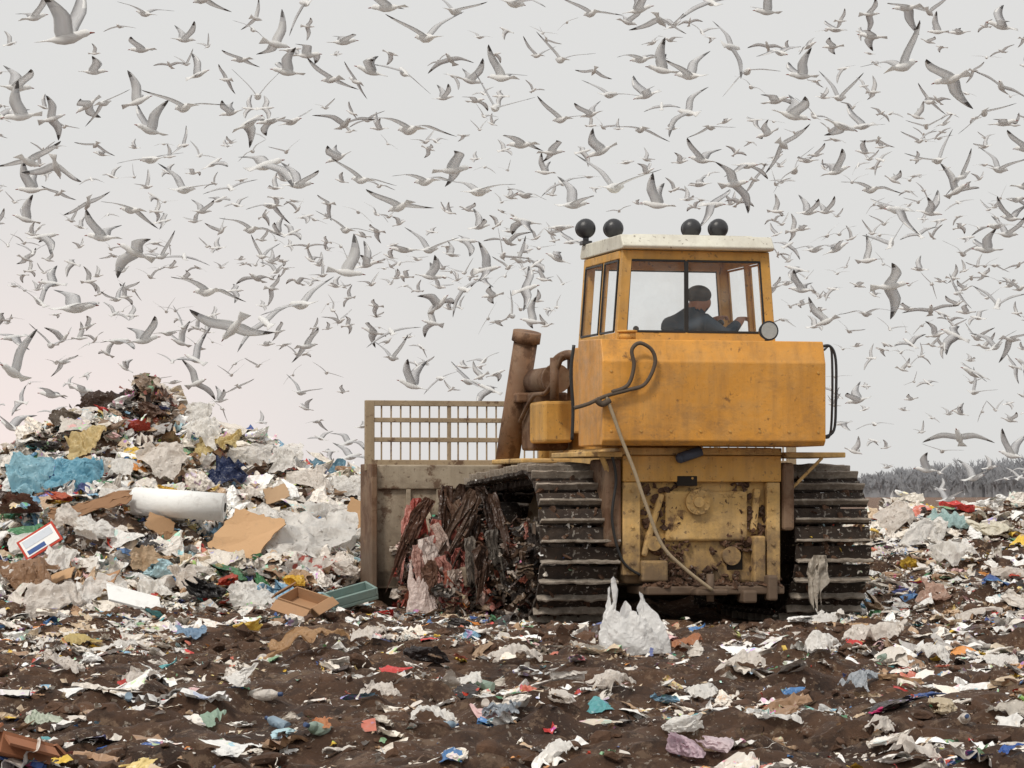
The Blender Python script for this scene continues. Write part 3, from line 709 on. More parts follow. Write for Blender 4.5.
for cx in(-1.19,1.34):
    n=340; s0=RNG.uniform(0,TOT,n); yy=np.interp(s0,cum,H[:,0]);zz=np.interp(s0,cum,H[:,1]); lx=cx+RNG.uniform(-.36,.36,n)
    Pm.add(TC,lx,yy,zz,RNG.uniform(.04,.12,n),1.,pal=CLODP,flat=.6)
o=Pm.obj("caked_mud",M_CLOD,dz); o["kind"]="stuff"; o["label"]="lumps of mud stuck on rear and tracks"

tk=B(); prof=[(.48,1.705),(-.34,1.705),(-.38,1.75),(-.385,2.49),(-.375,2.51),(-.31,2.70),(.48,2.725)]
tk.prism(prof,-1.10,1.10,bev=.010,seg=2)
tank=tk.done("rear_tank",M_ORANGE,dz,"golden yellow-orange rear fuel tank with grime stains")
c=B(); c.cyl((-.75,.0,2.71),(-.75,.0,2.78),.08); c.cyl((-.75,0,2.78),(-.75,0,2.80),.095); c.done("filler_cap",M_CAB,tank)
c=B(); c.bolts([(x,-.38,1.84) for x in np.linspace(-1.02,1.02,8)]+[(x,-.385,2.40) for x in (-1.02,1.02)],(0,-1,0),.012,.010); c.done("tank_bolts",M_CAB,tank)

cab=B(); zb,zt=2.72,3.58; yr,yf=.2,1.60
cab.box((-.80,yr,1.76),(.80,yf,2.71),.02); 
def X(z,s): return s*(.80-.065*(z-zb)/(zt-zb))
for s in(-1,1):
    for y in(yr+.045,yf-.045): cab.beam((X(zb,s)-.05*s,y,zb-.02),(X(zt,s)-.05*s,y,zt),.10,.09,up=(0,1,0))
    cab.beam((X(zb,s)-.025*s,.84,zb),(X(zt,s)-.025*s,.84,zt),.05,.06,up=(0,1,0))
    cab.box((X(zb,s)-.05 if s>0 else X(zb,s)-.005,yr+.08,zb-.005),(X(zb,s)+.005 if s>0 else X(zb,s)+.05,yf-.08,zb+.07),.008)
    cab.box((X(zt,s)-.05 if s>0 else X(zt,s)-.012,yr+.08,zt-.08),(X(zt,s)+.012 if s>0 else X(zt,s)+.05,yf-.08,zt),.008)
for y in(yr+.045,yf-.045):
    cab.box((-.74,y-.040,zb-.01),(.74,y+.040,zb+.08),.01); cab.box((-.68,y-.040,zt-.09),(.68,y+.040,zt+.003),.01)
cabo=cab.done("cab",M_CAB,dz,"faded yellow operator cab with cream roof")
r=B(); r.prism([(.13,3.59),(1.65,3.59),(1.67,3.62),(1.60,3.73),(.20,3.73),(.11,3.62)],-.76,.76,bev=.012); r.box((-.6,.3,3.73),(.6,1.5,3.745),.02); r.done("cab_roof",M_ROOF,cabo,"cream flat cab roof")
def pane(q,frame=.022,mat=None):
    q=[Vector(p) for p in q]; c=B()
    n=(q[1]-q[0]).cross(q[3]-q[0]).normalized()
    c.bm.faces.new([c.bm.verts.new(p) for p in q])
    g_=c.done("window",M_GLASS,cabo)
    k=B()
    for i in range(4): k.beam(q[i],q[(i+1)%4],frame,.018,up=n,bev=.003)
    k.done("window_gasket",mat or M_BLACK,g_)
za,zc=zb+.085,zt-.095
xl=-.69;xr=.68
y=yr+.01; k=-.10
pane([(xl-.01,y,za),(k-.010,y,za),(k-.010,y,zc),(xl+.035,y,zc)]); pane([(k+.010,y,za),(xr+.01,y,za),(xr-.035,y,zc),(k+.010,y,zc)])
y=yf-.01; pane([(xl-.01,y,za),(xr+.01,y,za),(xr-.035,y,zc),(xl+.035,y,zc)],.018)
for s in(-1,1):
    for y0,y1 in((.32,.80),(.88,1.50)):
        pane([(X(za,s),y0,za),(X(za,s),y1,za),(X(zc,s),y1,zc),(X(zc,s),y0,zc)],.02,None if s<0 else M_CAB)
c=B(); c.box((-.865,.90,1.85),(-.805,1.56,2.70),.02); c.cyl((-.89,.98,2.3),(-.89,.98,2.5),.012); c.done("cab_door",M_ORANGE,cabo)
st=B(); st.box((-.10,.62,2.2),(.42,1.12,2.34),.05); st.box((-.08,.50,2.3),(.40,.60,2.74),.05); st.done("driver_seat",M_SEAT,cabo)
st=B(); st.box((-.5,1.38,2.4),(.5,1.53,2.76),.03); st.cyl((-.3,1.25,2.3),(-.32,1.18,2.86),.015); st.sph((-.32,1.18,2.88),.03); st.cyl((.52,1.0,2.3),(.50,1.0,2.92),.018); st.sph((.50,1.0,2.94),.035); st.done("control_lever",M_BLACK,cabo)
for px in(586,614,692,719):
    q=L(px,228,1.5); c=B(); c.sph((q[0],q[1],q[2]),.10,(1,.85,1)); c.cyl((q[0],q[1],3.72),(q[0],q[1],q[2]-.05),.03); c.box((q[0]-.05,1.44,3.725),(q[0]+.05,1.56,3.765),.005)
    c.cyl((q[0],q[1]+.05,q[2]),(q[0],q[1]+.1,q[2]),.095,.085); c.done("roof_lamp",M_LAMP,dz,"round black roof lamp")
q=L(767,331,-.2); c=B(); c.cyl((q[0],-.27,q[2]),(q[0],-.16,q[2]),.095,.07,seg=24); c.cyl((q[0],-.28,q[2]),(q[0],-.268,q[2]),.078,mi=1,seg=24); c.cyl((q[0],-.2,2.69),(q[0],-.2,q[2]-.06),.02)
c.done("work_lamp",[M_LAMP,M_LENS],dz,"round rear work lamp with clear lens")
B().tube([L(818,348,-.2),L(830,346,-.2),L(836,360,-.2),L(836,400,-.2),L(834,430,-.2),L(824,437,-.2)],.014).done("hand_rail",M_LAMP,dz)
B().tube([L(824,350,.15),L(832,352,.15),L(831,430,.15),L(822,436,.15)],.012).done("hand_rail",M_LAMP,dz)
Y=-.44
B().tube([L(*p,Y) for p in[(612,392),(628,385),(634,366),(632,350),(640,343),(652,350),(655,364),(645,384),(628,390),(606,396),(588,404),(574,408)]],.019).tube([L(*p,Y) for p in[(596,399),(602,404),(610,400)]],.03).done("rope_loop",M_LOOP,dz,"dark rope looped over the tank")
B().tube([L(*p,Y) for p in[(606,396),(612,412),(622,440),(634,470),(646,505),(662,545),(684,568),(712,590)]],.017).done("tow_cable",M_HOSE,dz,"pale tan cable hanging diagonally")
B().tube([L(*p,-.42) for p in[(574,345),(571,372),(573,408),(572,440)]],.016).done("hydraulic_hose",M_BLACK,dz)
B().tube([L(*p,-.02) for p in[(612,455),(616,480),(612,520),(622,560),(640,575)]],.014).done("hydraulic_hose",M_BLACK,dz)
c=B(); c.box((-.55,1.70,1.5),(.55,3.75,2.25),.06,seg=3); c.box((-.62,3.75,.9),(.62,3.9,2.3),.04); c.done("engine_hood",M_CAB,dz,"dirty yellow engine hood")
B().box((-1.02,2.1,1.77),(-.72,2.7,2.19),.03).done("side_box",M_CAB,dz)
c=B(); c.cyl((-.86,2.25,2.42),(-.86,3.1,2.42),.13); c.cyl((-.86,2.2,2.42),(-.86,2.26,2.42),.15); c.tube([(-.86,2.4,2.42),(-.84,2.3,2.6),(-.7,2.2,2.66),(-.5,2.1,2.5)],.05); c.cyl((-.62,2.3,2.2),(-.62,2.3,2.62),.10); c.box((-.98,2.7,1.7),(-.6,3.2,2.3),.03); c.cyl((-.95,1.95,2.2),(-.95,1.95,2.62),.045)
c.tube([(-.9,1.8,2.65),(-.95,2.2,2.3),(-1.0,2.6,2.25),(-1.02,3.1,2.0)],.022); c.done("air_cleaner",M_RUST,dz,"rusty engine piping beside the hood")
a=Vector(L(507,462,3.4)); b2=Vector(L(526,340,3.1)); d=(b2-a).normalized()
c=B(); c.cyl(a,b2,.125,seg=30); c.cyl(b2-d*.02,b2+d*.09,.15,.148,seg=30); c.cyl(a,a-d*.6+Vector((0,.4,-.1)),.05,seg=16); c.box((a.x,2.95,2.2),(-.55,3.25,2.3),.02)
c.done("lift_cylinder",paint("tan_brown_pipe",lin((140,104,76)),rust_lo=.50,rough=.6,mud_top=1.2,streak=.7),dz,"thick tan-brown leaning pipe beside the engine")
B().box((-1.25,2.1,1.56),(-.6,3.4,1.61),.015).done("side_platform",M_BEIGE,dz)
B().box((.6,2.0,1.56),(1.45,3.4,1.61),.015).done("side_platform",M_BEIGE,dz)
for s in(-1,1):
    c=B(); c.beam((1.80*s,2.0,.42),(1.85*s,4.1,.42),.14,.20,.02); c.beam((1.85*s,3.0,.5),(1.85*s,4.1,1.15),.09,.09); c.done("push_arm",M_BLADE,dz)
bl=B(); BX=2.34
Z=np.linspace(.04,1.55,12)
fr=[(4.34+.20*((z-.75)/.75)**2,z) for z in Z]; bk=[(y-.05,z) for y,z in fr][::-1]
bl.prism(fr+bk,-BX,BX)
bl.box((-BX,4.08,1.30),(BX,4.46,1.56),.015); bl.box((-BX,4.12,.25),(BX,4.36,.45),.02)
bl.box((-BX,4.12,.25),(-BX+.75,4.17,1.305),.01); bl.box((BX-.75,4.12,.25),(BX,4.17,1.305),.01)
for x in np.linspace(-BX+.9,BX-.9,6): bl.box((x-.02,4.14,.3),(x+.02,4.4,1.45),.005)
for x in (-BX+.35,-BX+.68): bl.box((x-.025,4.08,.3),(x+.025,4.13,1.30),.005)
blo=bl.done("blade",M_BLADE,dz,"wide dirty grey steel dozer blade with guard on top")
for s in(-1,1): B().box((s*(BX+.035)-.03,4.0,.02),(s*(BX+.035)+.03,4.62,1.57),.01).done("end_plate",M_RUST,blo)
gt=B()
for z,w in((2.22,.06),(2.04,.05),(1.83,.05),(1.585,.06)): gt.beam((-BX-.06,4.3,z),(BX+.06,4.3,z),w,w,.006)
for s in(-1,1): gt.beam((s*(BX+.03),4.3,1.5),(s*(BX+.03),4.3,2.25),.10,.07)
for s in np.arange(-BX+.10,BX,.105): gt.beam((s,4.3,1.56),(s,4.3,2.22),.016,.018,.003)
for s in(-1.5,-.5,.5,1.5): gt.beam((s,4.3,1.5),(s,4.3,2.23),.04,.04)
gt.done("blade_grate",M_GRATE,blo,"rusty beige guard of thick rails with thin uprights")

# ------------------------------------------------------------ driver
def skin_body(name,verts,radii,edges,mats,matfn,levels=1):
    me=bpy.data.meshes.new(name); me.from_pydata(verts,edges,[]); o=bpy.data.objects.new(name,me); COL.objects.link(o)
    o.modifiers.new("s",'SKIN'); sv=me.skin_vertices[0].data
    for i,r_ in enumerate(radii): sv[i].radius=(r_,r_) if not isinstance(r_,tuple) else r_
    sv[0].use_root=True
    sb=o.modifiers.new("u",'SUBSURF'); sb.levels=levels; sb.render_levels=levels
    dg=bpy.context.evaluated_depsgraph_get(); dg.update(); me2=bpy.data.meshes.new_from_object(o.evaluated_get(dg))
    o.modifiers.clear(); o.data=me2; me2.materials.clear()
    for mt in mats: me2.materials.append(mt)
    for p in me2.polygons: p.material_index=matfn(p.center)
    me2.shade_smooth(); return o
vv=[];ee=[];rr=[]
def ch(pts,parent=None):
    ids=[]
    for p,r_ in pts:
        vv.append(p);rr.append(r_);i=len(vv)-1
        if parent is not None: ee.append((parent,i))
        parent=i;ids.append(i)
    return ids
t_=ch([((0,0,0),(.19,.15)),((0,-.03,.20),(.19,.15)),((0,.02,.42),(.22,.16)),((0,.10,.56),(.18,.14)),((0,.18,.63),.065),((0,.23,.68),(.08,.09)),((0,.26,.76),(.09,.105)),((0,.25,.83),(.065,.075))])
ch([((0,.355,.73),.022)],t_[5])
def arm(sh,el,wr,s):
    a=ch([(sh,.10),(el,.075),(wr,.045)],t_[3]); w=Vector(wr); d=(w-Vector(el)).normalized(); pal=w+d*.07
    p_=ch([(tuple(pal),(.042,.024))],a[-1])[0]; side=d.cross(Vector((0,0,1))).normalized()
    for k,(o_,ln) in enumerate(((-.03,.06),(-.01,.075),(.01,.07),(.03,.055))):
        q1=pal+side*o_+d*.035; q2=q1+d*ln*.5+Vector((0,0,-.02)); q3=q2+d*ln*.15+Vector((0,0,-.035)); ch([(tuple(q1),.010),(tuple(q2),.009),(tuple(q3),.008)],p_)
    q1=w+d*.03+side*(-.045*s); ch([(tuple(q1),.012),(tuple(q1+d*.03+Vector((0,0,-.02))),.010)],p_)
    return pal
h1=arm((.22,.10,.52),(.24,.34,.40),(.16,.56,.54),1)
h2=arm((-.22,.10,.52),(-.26,.30,.40),(-.14,.54,.56),-1)
for s in(-1,1): ch([((.1*s,.1,.0),.11),((.14*s,.42,.04),.08),((.14*s,.48,-.36),.05),((.14*s,.58,-.40),.04)],t_[0])
M_SKIN=simple("skin",lin((166,120,98)),.6,amt=.1); M_JACK=simple("blue_grey_jacket",lin((68,80,92)),.9,ns=12,amt=.2); M_TROU=simple("dark_trousers",(.03,.035,.05),.9)
def pm(c):
    if c.z>.66 and c.y>.12: return 1
    if min((c-h_).length for h_ in (h1,h2))<.12: return 1
    if c.z<.06: return 2
    return 0
person=skin_body("person",vv,rr,ee,[M_JACK,M_SKIN,M_TROU],pm,2)
cp=B(); cp.sph((0,.24,.795),.112,(.93,1.05,.82)); cp.done("cap",simple("grey_knit",(.05,.055,.065),.9),person)
sx_,sy_=-.02,.74
person.location=(DZ_LOC.x+c_*sx_-s_*sy_,s_*sx_+c_*sy_,2.36); person.rotation_euler=(0,0,DZ_YAW-R(66)); person.scale=(1.12,1.12,1.06)
tag(person,"hunched driver in dull blue-grey jacket reaching to the controls","person")

# ------------------------------------------------------------ individual refuse
GRP="loose refuse items"
def item(name,VF,px,py,wpx,mat,label,cat,rot=(0,0,0),smooth=True,sc=(1,1,1),lift=0):
    V,F=VF; x,y,z,ppm=heapfix(px,py,IPOS[(px,py)])
    s=wpx/ppm; me=arr_mesh(name,V*s*np.array(sc),F,mat=mat,smooth=smooth)
    o=addobj(name,me,loc=(x,y,z+lift),rot=rot); tag(o,label,cat,GRP); return o
def sheet(seed,n=40,asp=.8,amp=.17,nf=12,rag=.16):
    V,F=t_sheet(seed,n,asp,amp,nf,rag); p=V[:,:2].copy(); p3=np.concatenate([p*4,p[:,:1]*0],1)
    V[:,2]+=.09*ridges(p,18,seed,.15)+.03*ridges(p,60,seed+1,.08)+.05*np.sin(p[:,0]*18+4*vnoise(p3,seed))*np.clip(.5+vnoise(p3*.7,seed+4),0,1); V[:,2]-=np.percentile(V[:,2],12); return V,F
def drape(seed,n=64,asp=.62):
    V,F=t_sheet(seed,n,asp,.10,8,.18,0,.42); p=V[:,:2].copy(); p3=np.concatenate([p*2.5,p[:,:1]*0+seed],1); a=seed*1.7
    q=p[:,0]*math.cos(a)+p[:,1]*math.sin(a); wv=fbm(p3,3,seed)
    V[:,2]+=.11*np.abs(np.sin(q*9+wv*6))*np.clip(.4+fbm(p3*.8+3,2,seed+2)*1.6,0,1)+.055*np.sin(q*24+wv*14)*np.clip(.4+vnoise(p3*1.3,seed+5),0,1)+.06*ridges(p,26,seed,.10)+.16*(1-np.hypot(p[:,0],p[:,1]/asp)*1.6)
    V[:,0]+=.05*wv; V[:,1]+=.05*fbm(p3+9,2,seed); V[:,2]-=np.percentile(V[:,2],10); return V,F
def curtain(seed,n=36,asp=1.6):
    rng=np.random.default_rng(seed); g_=np.linspace(0,1,n); U,W=np.meshgrid(np.linspace(-.5,.5,n),g_); u=U.ravel();w=W.ravel()
    fl=.5+.5*np.sin(w*math.pi*rng.uniform(.8,1.3)); ph=rng.uniform(0,6)
    x=u*(.3+.6*fl)+.40*fbm(np.stack([u*.5,w*2.6,u*0+seed],1),2,seed)+.12*vnoise(np.stack([u*5,w*6,u*0],1),seed+8)
    y=.08*np.sin(u*18+ph+4*vnoise(np.stack([w*3,u*2,u*0],1),seed))*(1.0-.4*w)+.24*fbm(np.stack([u*3,w*3,u*0+7],1),3,seed)
    z=-w*asp*(1+.9*fbm(np.stack([u*8,u*0,u*0],1),2,seed))
    V=np.stack([x,y,z],1); V[:,1]+=.06*ridges(np.stack([u,w],1),40,seed,.09)
    return V,gridF(n)
for i,(px,py,w,ty,colr,seed,lab,cat) in enumerate(items):
    nm=cat.replace(' ','_'); rz=random.uniform(-.5,.5)
    if ty=='bag': item(nm,lying_bag(seed),px,py,w,IM(colr),lab,cat,(random.uniform(-.1,.2),random.uniform(-.15,.15),0),lift=.01)
    elif ty=='spiky': item(nm,open_bag(63,horns=((2.9,.40,.34),(3.6,.20,.62),(.2,.3,.30),(1.4,.3,.12))),px,py,w,IM(colr,'thin'),lab,cat,(0,0,0),sc=(1,1,1.12))
    elif ty=='drape': item(nm,drape(seed),px,py,w*1.1,IM(colr),lab,cat,(R(42 if py<615 else 12),random.uniform(-.12,.12),rz*.4),lift=.03)
    else:
        item(nm,sheet(seed),px,py,w,IM(colr,'print' if ty=='print' else 'plastic'),lab,cat,(R(38 if (py<615) else 8),random.uniform(-.15,.15),rz*.6),smooth=(seed%4!=0),lift=.02,sc=(1,.95,.9))
def rigid(name,px,py,build,mats,label,cat,rot,lift=0.0):
    x,y,z,ppm=heapfix(px,py,place(px,py)); c=B(); build(c); o=c.done(name,mats); o.location=(x,y,z+lift); o.rotation_euler=rot; tag(o,label,cat,GRP); return o
M_CARD2=IM((168,130,96),'card'); M_WFOAM=IM((242,242,239),'card')
def carton(w,d,h):
    def f(c):
        t=.012
        c.box((-w/2,-d/2,0),(w/2,d/2,t),0); c.box((-w/2,-d/2,t),(w/2,-d/2+t,h),0); c.box((-w/2,d/2-t,t),(w/2,d/2,h),0)
        c.box((-w/2,-d/2+t,t),(-w/2+t,d/2-t,h),0); c.box((w/2-t,-d/2+t,t),(w/2,d/2-t,h),0)
        c.box((-w/2,-d/2-d*.4,h-.05),(w/2,-d/2-.005,h-.05+t),0,rot=(R(35),0,0)); c.box((w/2+.01,-d/2,h-.02),(w/2+d*.35,d/2,h-.02+t),0,rot=(0,R(30),0)); c.box((-w/2-d*.3,-d/2,h),(-w/2,d/2,h+t),0,rot=(0,R(-50),0))
    return f
for (px,py,w,h_,colr,lab,rot,seed) in CARDS:
    x,y,z,ppm=heapfix(px,py,place(px,py)); V,F=t_sheet(seed,14,h_/w,.07,4,.02,0,.08); V=V*w; V[:,1]+=h_/2; V[:,0]+=V[:,1]*.12
    o=addobj("cardboard_sheet",arr_mesh("cardboard_sheet",V,F,mat=IM(colr,'card')),loc=(x,y-.05,z+.02),rot=tuple(R(q) for q in rot)); so_=o.modifiers.new("s",'SOLIDIFY'); so_.thickness=.012; tag(o,lab,"cardboard",GRP)
rigid("cardboard_box",305,614,carton(.40,.30,.12),M_CARD2,"crushed brown cardboard box at the heap foot","cardboard box",(R(20),R(14),R(-32)))
rigid("cardboard_box",14,766,carton(.24,.20,.09),IM((150,98,68),'card'),"small reddish-brown box lying on mud","cardboard box",(R(-10),R(16),R(35)))
rigid("board",135,608,lambda c:c.box((-.27,-.16,0),(.27,.16,.025),.005),M_WFOAM,"white flat board lying at the heap foot","board",(R(28),R(15),R(20)),.03)
rigid("crate",352,610,lambda c:(c.box((-.24,-.13,0),(.24,.13,.04),.01),c.box((-.24,-.13,.04),(-.215,.13,.12),.005),c.box((.215,-.13,.04),(.24,.13,.12),.005),c.box((-.215,-.13,.04),(.215,-.105,.12),.005),c.box((-.215,.105,.04),(.215,.13,.12),.005)),IM((120,140,134),'card'),"green-grey plastic crate at the heap foot","crate",(R(14),R(-14),R(26)))
def roll(c):
    c.cyl((-.5,0,0),(.5,0,0),.155,seg=36); c.cyl((-.515,0,0),(-.495,0,0),.14,.14,seg=36); c.cyl((.497,0,0),(.52,0,0),.05,seg=16,mi=1); c.cyl((.5,0,0),(.512,0,0),.135,seg=30)
rigid("foam_roll",180,524,roll,[M_WFOAM,M_DARK],"thick white foam roll lying on the heap","foam roll",(0,R(4),R(-4)),.14)
def framed(c):
    c.box((-.22,-.012,0),(.22,.012,.25),.004,mi=0); c.box((-.195,-.018,.025),(.195,-.012,.225),.001,mi=1); c.box((-.17,-.022,.12),(.17,-.018,.21),.001,mi=2); c.box((-.17,-.022,.04),(.04,-.018,.09),.001,mi=3)
rigid("printed_board",47,562,framed,[IM((190,70,54),'card'),M_WFOAM,IM((210,216,224),'card'),IM((70,96,150),'card')],"printed board with red border on the heap","printed board",(R(-25),R(-32),R(8)),.04)
for k in range(9):
    px=random.uniform(0,1024);py=random.uniform(640,755)
    x,y,z,ppm=place(px,py); c=B(); h_=random.uniform(.14,.22); r_=h_*.15
    c.cyl((0,0,-h_/2),(0,0,h_*.2),r_,seg=14); c.cyl((0,0,h_*.2),(0,0,h_*.38),r_,r_*.4,seg=14); c.cyl((0,0,h_*.38),(0,0,h_*.5),r_*.38,seg=10,mi=1)
    cl=random.choice([(W1,"white"),((170,190,176),"pale green"),((170,192,208),"pale blue"),(W2,"off-white")])
    o=c.done("bottle",[IM(cl[0]),IM((90,110,150))]); o.location=(x,y,z+r_*.5); o.rotation_euler=(R(90)+random.uniform(-.3,.3),random.uniform(-.2,.2),random.uniform(0,6.2)); tag(o,cl[1]+" plastic bottle lying on mud","bottle","scattered bottles")

def W(lx,ly,z): return Vector((DZ_LOC.x+c_*lx-s_*ly,DZ_LOC.y+s_*lx+c_*ly,z))
hang=[ # px,py(top), lx, w,h, colour,label
(410,505,-2.1,.15,.5,(214,150,138),"pink torn plastic film hanging from the blade"),
(418,498,-2.05,.17,.6,(176,84,74),"faded red torn plastic film hanging from the blade"),
(428,498,-2.0,.15,.7,(110,80,66),"brown rag hanging from the blade"),
(424,538,-2.2,.20,.5,(230,216,208),"dirty white plastic film hanging by the track"),
(440,490,-1.95,.16,.6,(120,92,76),"brown rag tangled between blade and track"),
(440,520,-2.0,.14,.5,(186,116,104),"pink rag tangled between blade and track"),
(450,486,-1.85,.16,.8,(84,62,50),"dark brown rag tangled on the track front"),
(456,500,-1.8,.16,.6,(140,114,96),"tan film tangled on the track front"),
(462,484,-1.72,.16,.7,(76,56,46),"dark brown rag tangled on the track"),
(466,505,-1.72,.14,.6,(140,78,68),"dull red cloth tangled on the track front"),
(474,490,-1.68,.18,.6,(104,82,68),"brown film tangled on the track side"),
(458,548,-1.9,.18,.42,(156,88,78),"dull red cloth tangled on the track front"),
(470,538,-1.85,.18,.45,(150,140,130),"grey plastic film tangled on the track"),
(440,556,-2.05,.18,.4,(196,140,128),"pink film tangled under the blade"),
(482,545,-1.75,.2,.4,(96,74,62),"brown rag on the track side"),
(446,540,-1.95,.16,.45,(74,54,44),"dark brown rag tangled by the track"),
(432,525,-2.1,.14,.55,(218,196,184),"pale strip of film by the blade"),
(484,486,-1.66,.16,.55,(64,48,40),"dark rag hanging over the track"),
(478,515,-1.7,.16,.5,(76,58,48),"dark rag on the track side"),
(414,545,-2.25,.14,.4,(220,180,168),"pink strip of film by the blade"),
(430,560,-2.2,.16,.35,(130,98,82),"brown rag under the blade"),
(450,570,-2.0,.18,.3,(200,184,172),"off-white film near the track"),
(494,492,-1.66,.14,.45,(88,66,54),"brown rag hanging over the track"),
(490,530,-1.66,.16,.45,(120,112,104),"grey film on the track side"),
]
for i,(px,py,lx0,w,h_,colr,lab) in enumerate(hang):
    q=LS(px,py,lx0); p=W(*q); Vx,Fx=curtain(400+i); Vx=Vx*np.array([w*1.15,w*1.2,h_/1.6])
    nm="plastic_film" if ("film" in lab or "strip" in lab) else "rag"
    o=addobj(nm,arr_mesh("hang",Vx,Fx,mat=IM(colr),smooth=True),loc=p,rot=(random.uniform(-.3,.3),random.uniform(-.5,.5),random.uniform(-.6,.7))); tag(o,lab,"film" if nm[0]=='p' else "rag","refuse tangled in the machine")
p=W(*LS(422,600,-2.25)); bv,bf=open_bag(77); o=addobj("plastic_bag",arr_mesh("b",bv*np.array([.25,.26,.56]),bf,mat=IM((236,218,210)),smooth=True),loc=(p.x,p.y,.03)); tag(o,"dirty pinkish white bag hanging beside the blade","plastic bag",GRP)
Vx,Fx=curtain(450); o=addobj("plastic_film",arr_mesh("h2",Vx*np.array([.2,.2,.22]),Fx,mat=IM((200,190,176)),smooth=True),loc=W(*L(815,555,-.15))); tag(o,"pale film caught on the track grousers","film","refuse tangled in the machine")
P=Pile()
n=520; s0=RNG.uniform(0,TOT,n); yy=np.interp(s0,cum,H[:,0]);zz=np.interp(s0,cum,H[:,1]); sd=RNG.choice([-1.19,1.34],n); lx=sd+RNG.uniform(-.38,.38,n)
wx=DZ_LOC.x+c_*lx-s_*yy; wy=s_*lx+c_*yy; P.add(TS+TST,wx,wy,zz+0*wx,RNG.uniform(.03,.10,n),.9,pal=PALE)
n=1700; lx=RNG.uniform(-2.1,-1.56,n); ly=RNG.uniform(2.0,4.0,n); z=RNG.uniform(.0,1.1,n)*np.clip((ly-1.4)/1.4,.15,1)*(1-.5*np.clip((-lx-1.6)/.6,0,1))
REDP=np.array([lin(c) for c in [(160,80,70),(190,124,112),(206,180,170),(140,68,60),(222,212,202),(160,150,140),(120,96,80),(88,66,54),(60,45,37),(72,54,44),(96,90,84)]])
P.add(TST+TF+TS[:5],DZ_LOC.x+c_*lx-s_*ly,s_*lx+c_*ly,z,RNG.uniform(.07,.32,n),1.1,pal=np.concatenate([REDP,REDP,DARKP]),alpha=.1)
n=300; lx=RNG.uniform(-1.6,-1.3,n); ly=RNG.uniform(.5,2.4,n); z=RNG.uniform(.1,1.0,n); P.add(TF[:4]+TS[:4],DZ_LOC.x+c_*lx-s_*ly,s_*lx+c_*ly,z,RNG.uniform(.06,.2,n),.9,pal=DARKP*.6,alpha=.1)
o=P.obj("tangled_refuse"); tag(o,"muddy shreds of refuse packed around track and blade","refuse",kind="stuff")

# ------------------------------------------------------------ gulls
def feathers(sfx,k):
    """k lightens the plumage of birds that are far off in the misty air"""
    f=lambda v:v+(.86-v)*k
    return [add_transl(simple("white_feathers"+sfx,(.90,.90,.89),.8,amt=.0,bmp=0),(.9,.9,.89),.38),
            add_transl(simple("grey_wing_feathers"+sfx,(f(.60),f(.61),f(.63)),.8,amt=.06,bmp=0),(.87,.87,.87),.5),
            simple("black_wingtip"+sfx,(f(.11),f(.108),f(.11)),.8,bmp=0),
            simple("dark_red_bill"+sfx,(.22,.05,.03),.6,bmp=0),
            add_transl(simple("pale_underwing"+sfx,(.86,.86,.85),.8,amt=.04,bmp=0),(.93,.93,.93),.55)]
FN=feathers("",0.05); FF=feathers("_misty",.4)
def bird(ai,ao,sweep=1.,asym=0,bend=0):
    V=[];F=[];MI=[]
    prof=[(.225,.004,.004,.010),(.185,.010,.009,.014),(.172,.021,.021,.018),(.145,.032,.033,.020),(.11,.033,.034,.016),(.07,.038,.039,.006),(.02,.050,.050,0),(-.05,.050,.049,-.002),(-.12,.037,.035,.002),(-.165,.028,.017,.006),(-.21,.045,.008,.008),(-.29,.070,.003,.010)]
    k=10
    for y,w,h_,zo in prof:
        for i in range(k): a=2*math.pi*i/k; V.append((w*math.cos(a),y,h_*math.sin(a)+zo))
    for j in range(len(prof)-1):
        for i in range(k): F.append((j*k+i,j*k+(i+1)%k,(j+1)*k+(i+1)%k,(j+1)*k+i)); MI.append(3 if j<1 else 0)
    F.append(tuple(range(k))[::-1]);MI.append(3);F.append(tuple((len(prof)-1)*k+i for i in range(k)));MI.append(0)
    ds=[0,.07,.07,.06,.058,.062,.064,.064,.050]; chd=[.165,.172,.166,.156,.138,.114,.086,.054,.010]; le=[.050,.070,.096,.112,.104,.082,.048,.006,-.045]
    for s in(-1,1):
        x=.02;z=.018;base=len(V);A,Bq=ai+asym*s,ao+asym*s*.6
        for j,(d,c,l) in enumerate(zip(ds,chd,le)):
            t=j/8; ang=A+(Bq-A)*sm(np.array((j-1.)/4.)) + bend*max(0,t-.6)
            x+=d*math.cos(ang);z+=d*math.sin(ang); ly_=l if j<4 else .105+(l-.105)*sweep; th=.010*(1-t)+.002
            nz=math.cos(ang);nx=-math.sin(ang)
            for (cy,tt) in((0,0),(.3,1),(1,.15),(.35,-.5)):
                V.append((s*(x+nx*th*tt),ly_-c*cy,z+nz*th*tt-.02*cy*c))
        for j in range(8):
            a=base+j*4;b_=a+4
            for q in range(4):
                f=(a+q,a+(q+1)%4,b_+(q+1)%4,b_+q); F.append(f if s>0 else f[::-1])
                top=q in(0,1)
                if j>=7 or (j>=6 and q in(1,2)): mi=2
                elif top: mi=0 if (j>=4 and q==0) else 1
                else: mi=4 if not(j>=5 and q==2) else 1
                MI.append(mi)
    me=bpy.data.meshes.new("gull"); me.from_pydata(V,[],F)
    for mt in FN: me.materials.append(mt)
    me.polygons.foreach_set('material_index',MI); bm=bmesh.new(); bm.from_mesh(me); bmesh.ops.recalc_face_normals(bm,faces=bm.faces); bm.to_mesh(me); bm.free(); me.shade_smooth(); return me
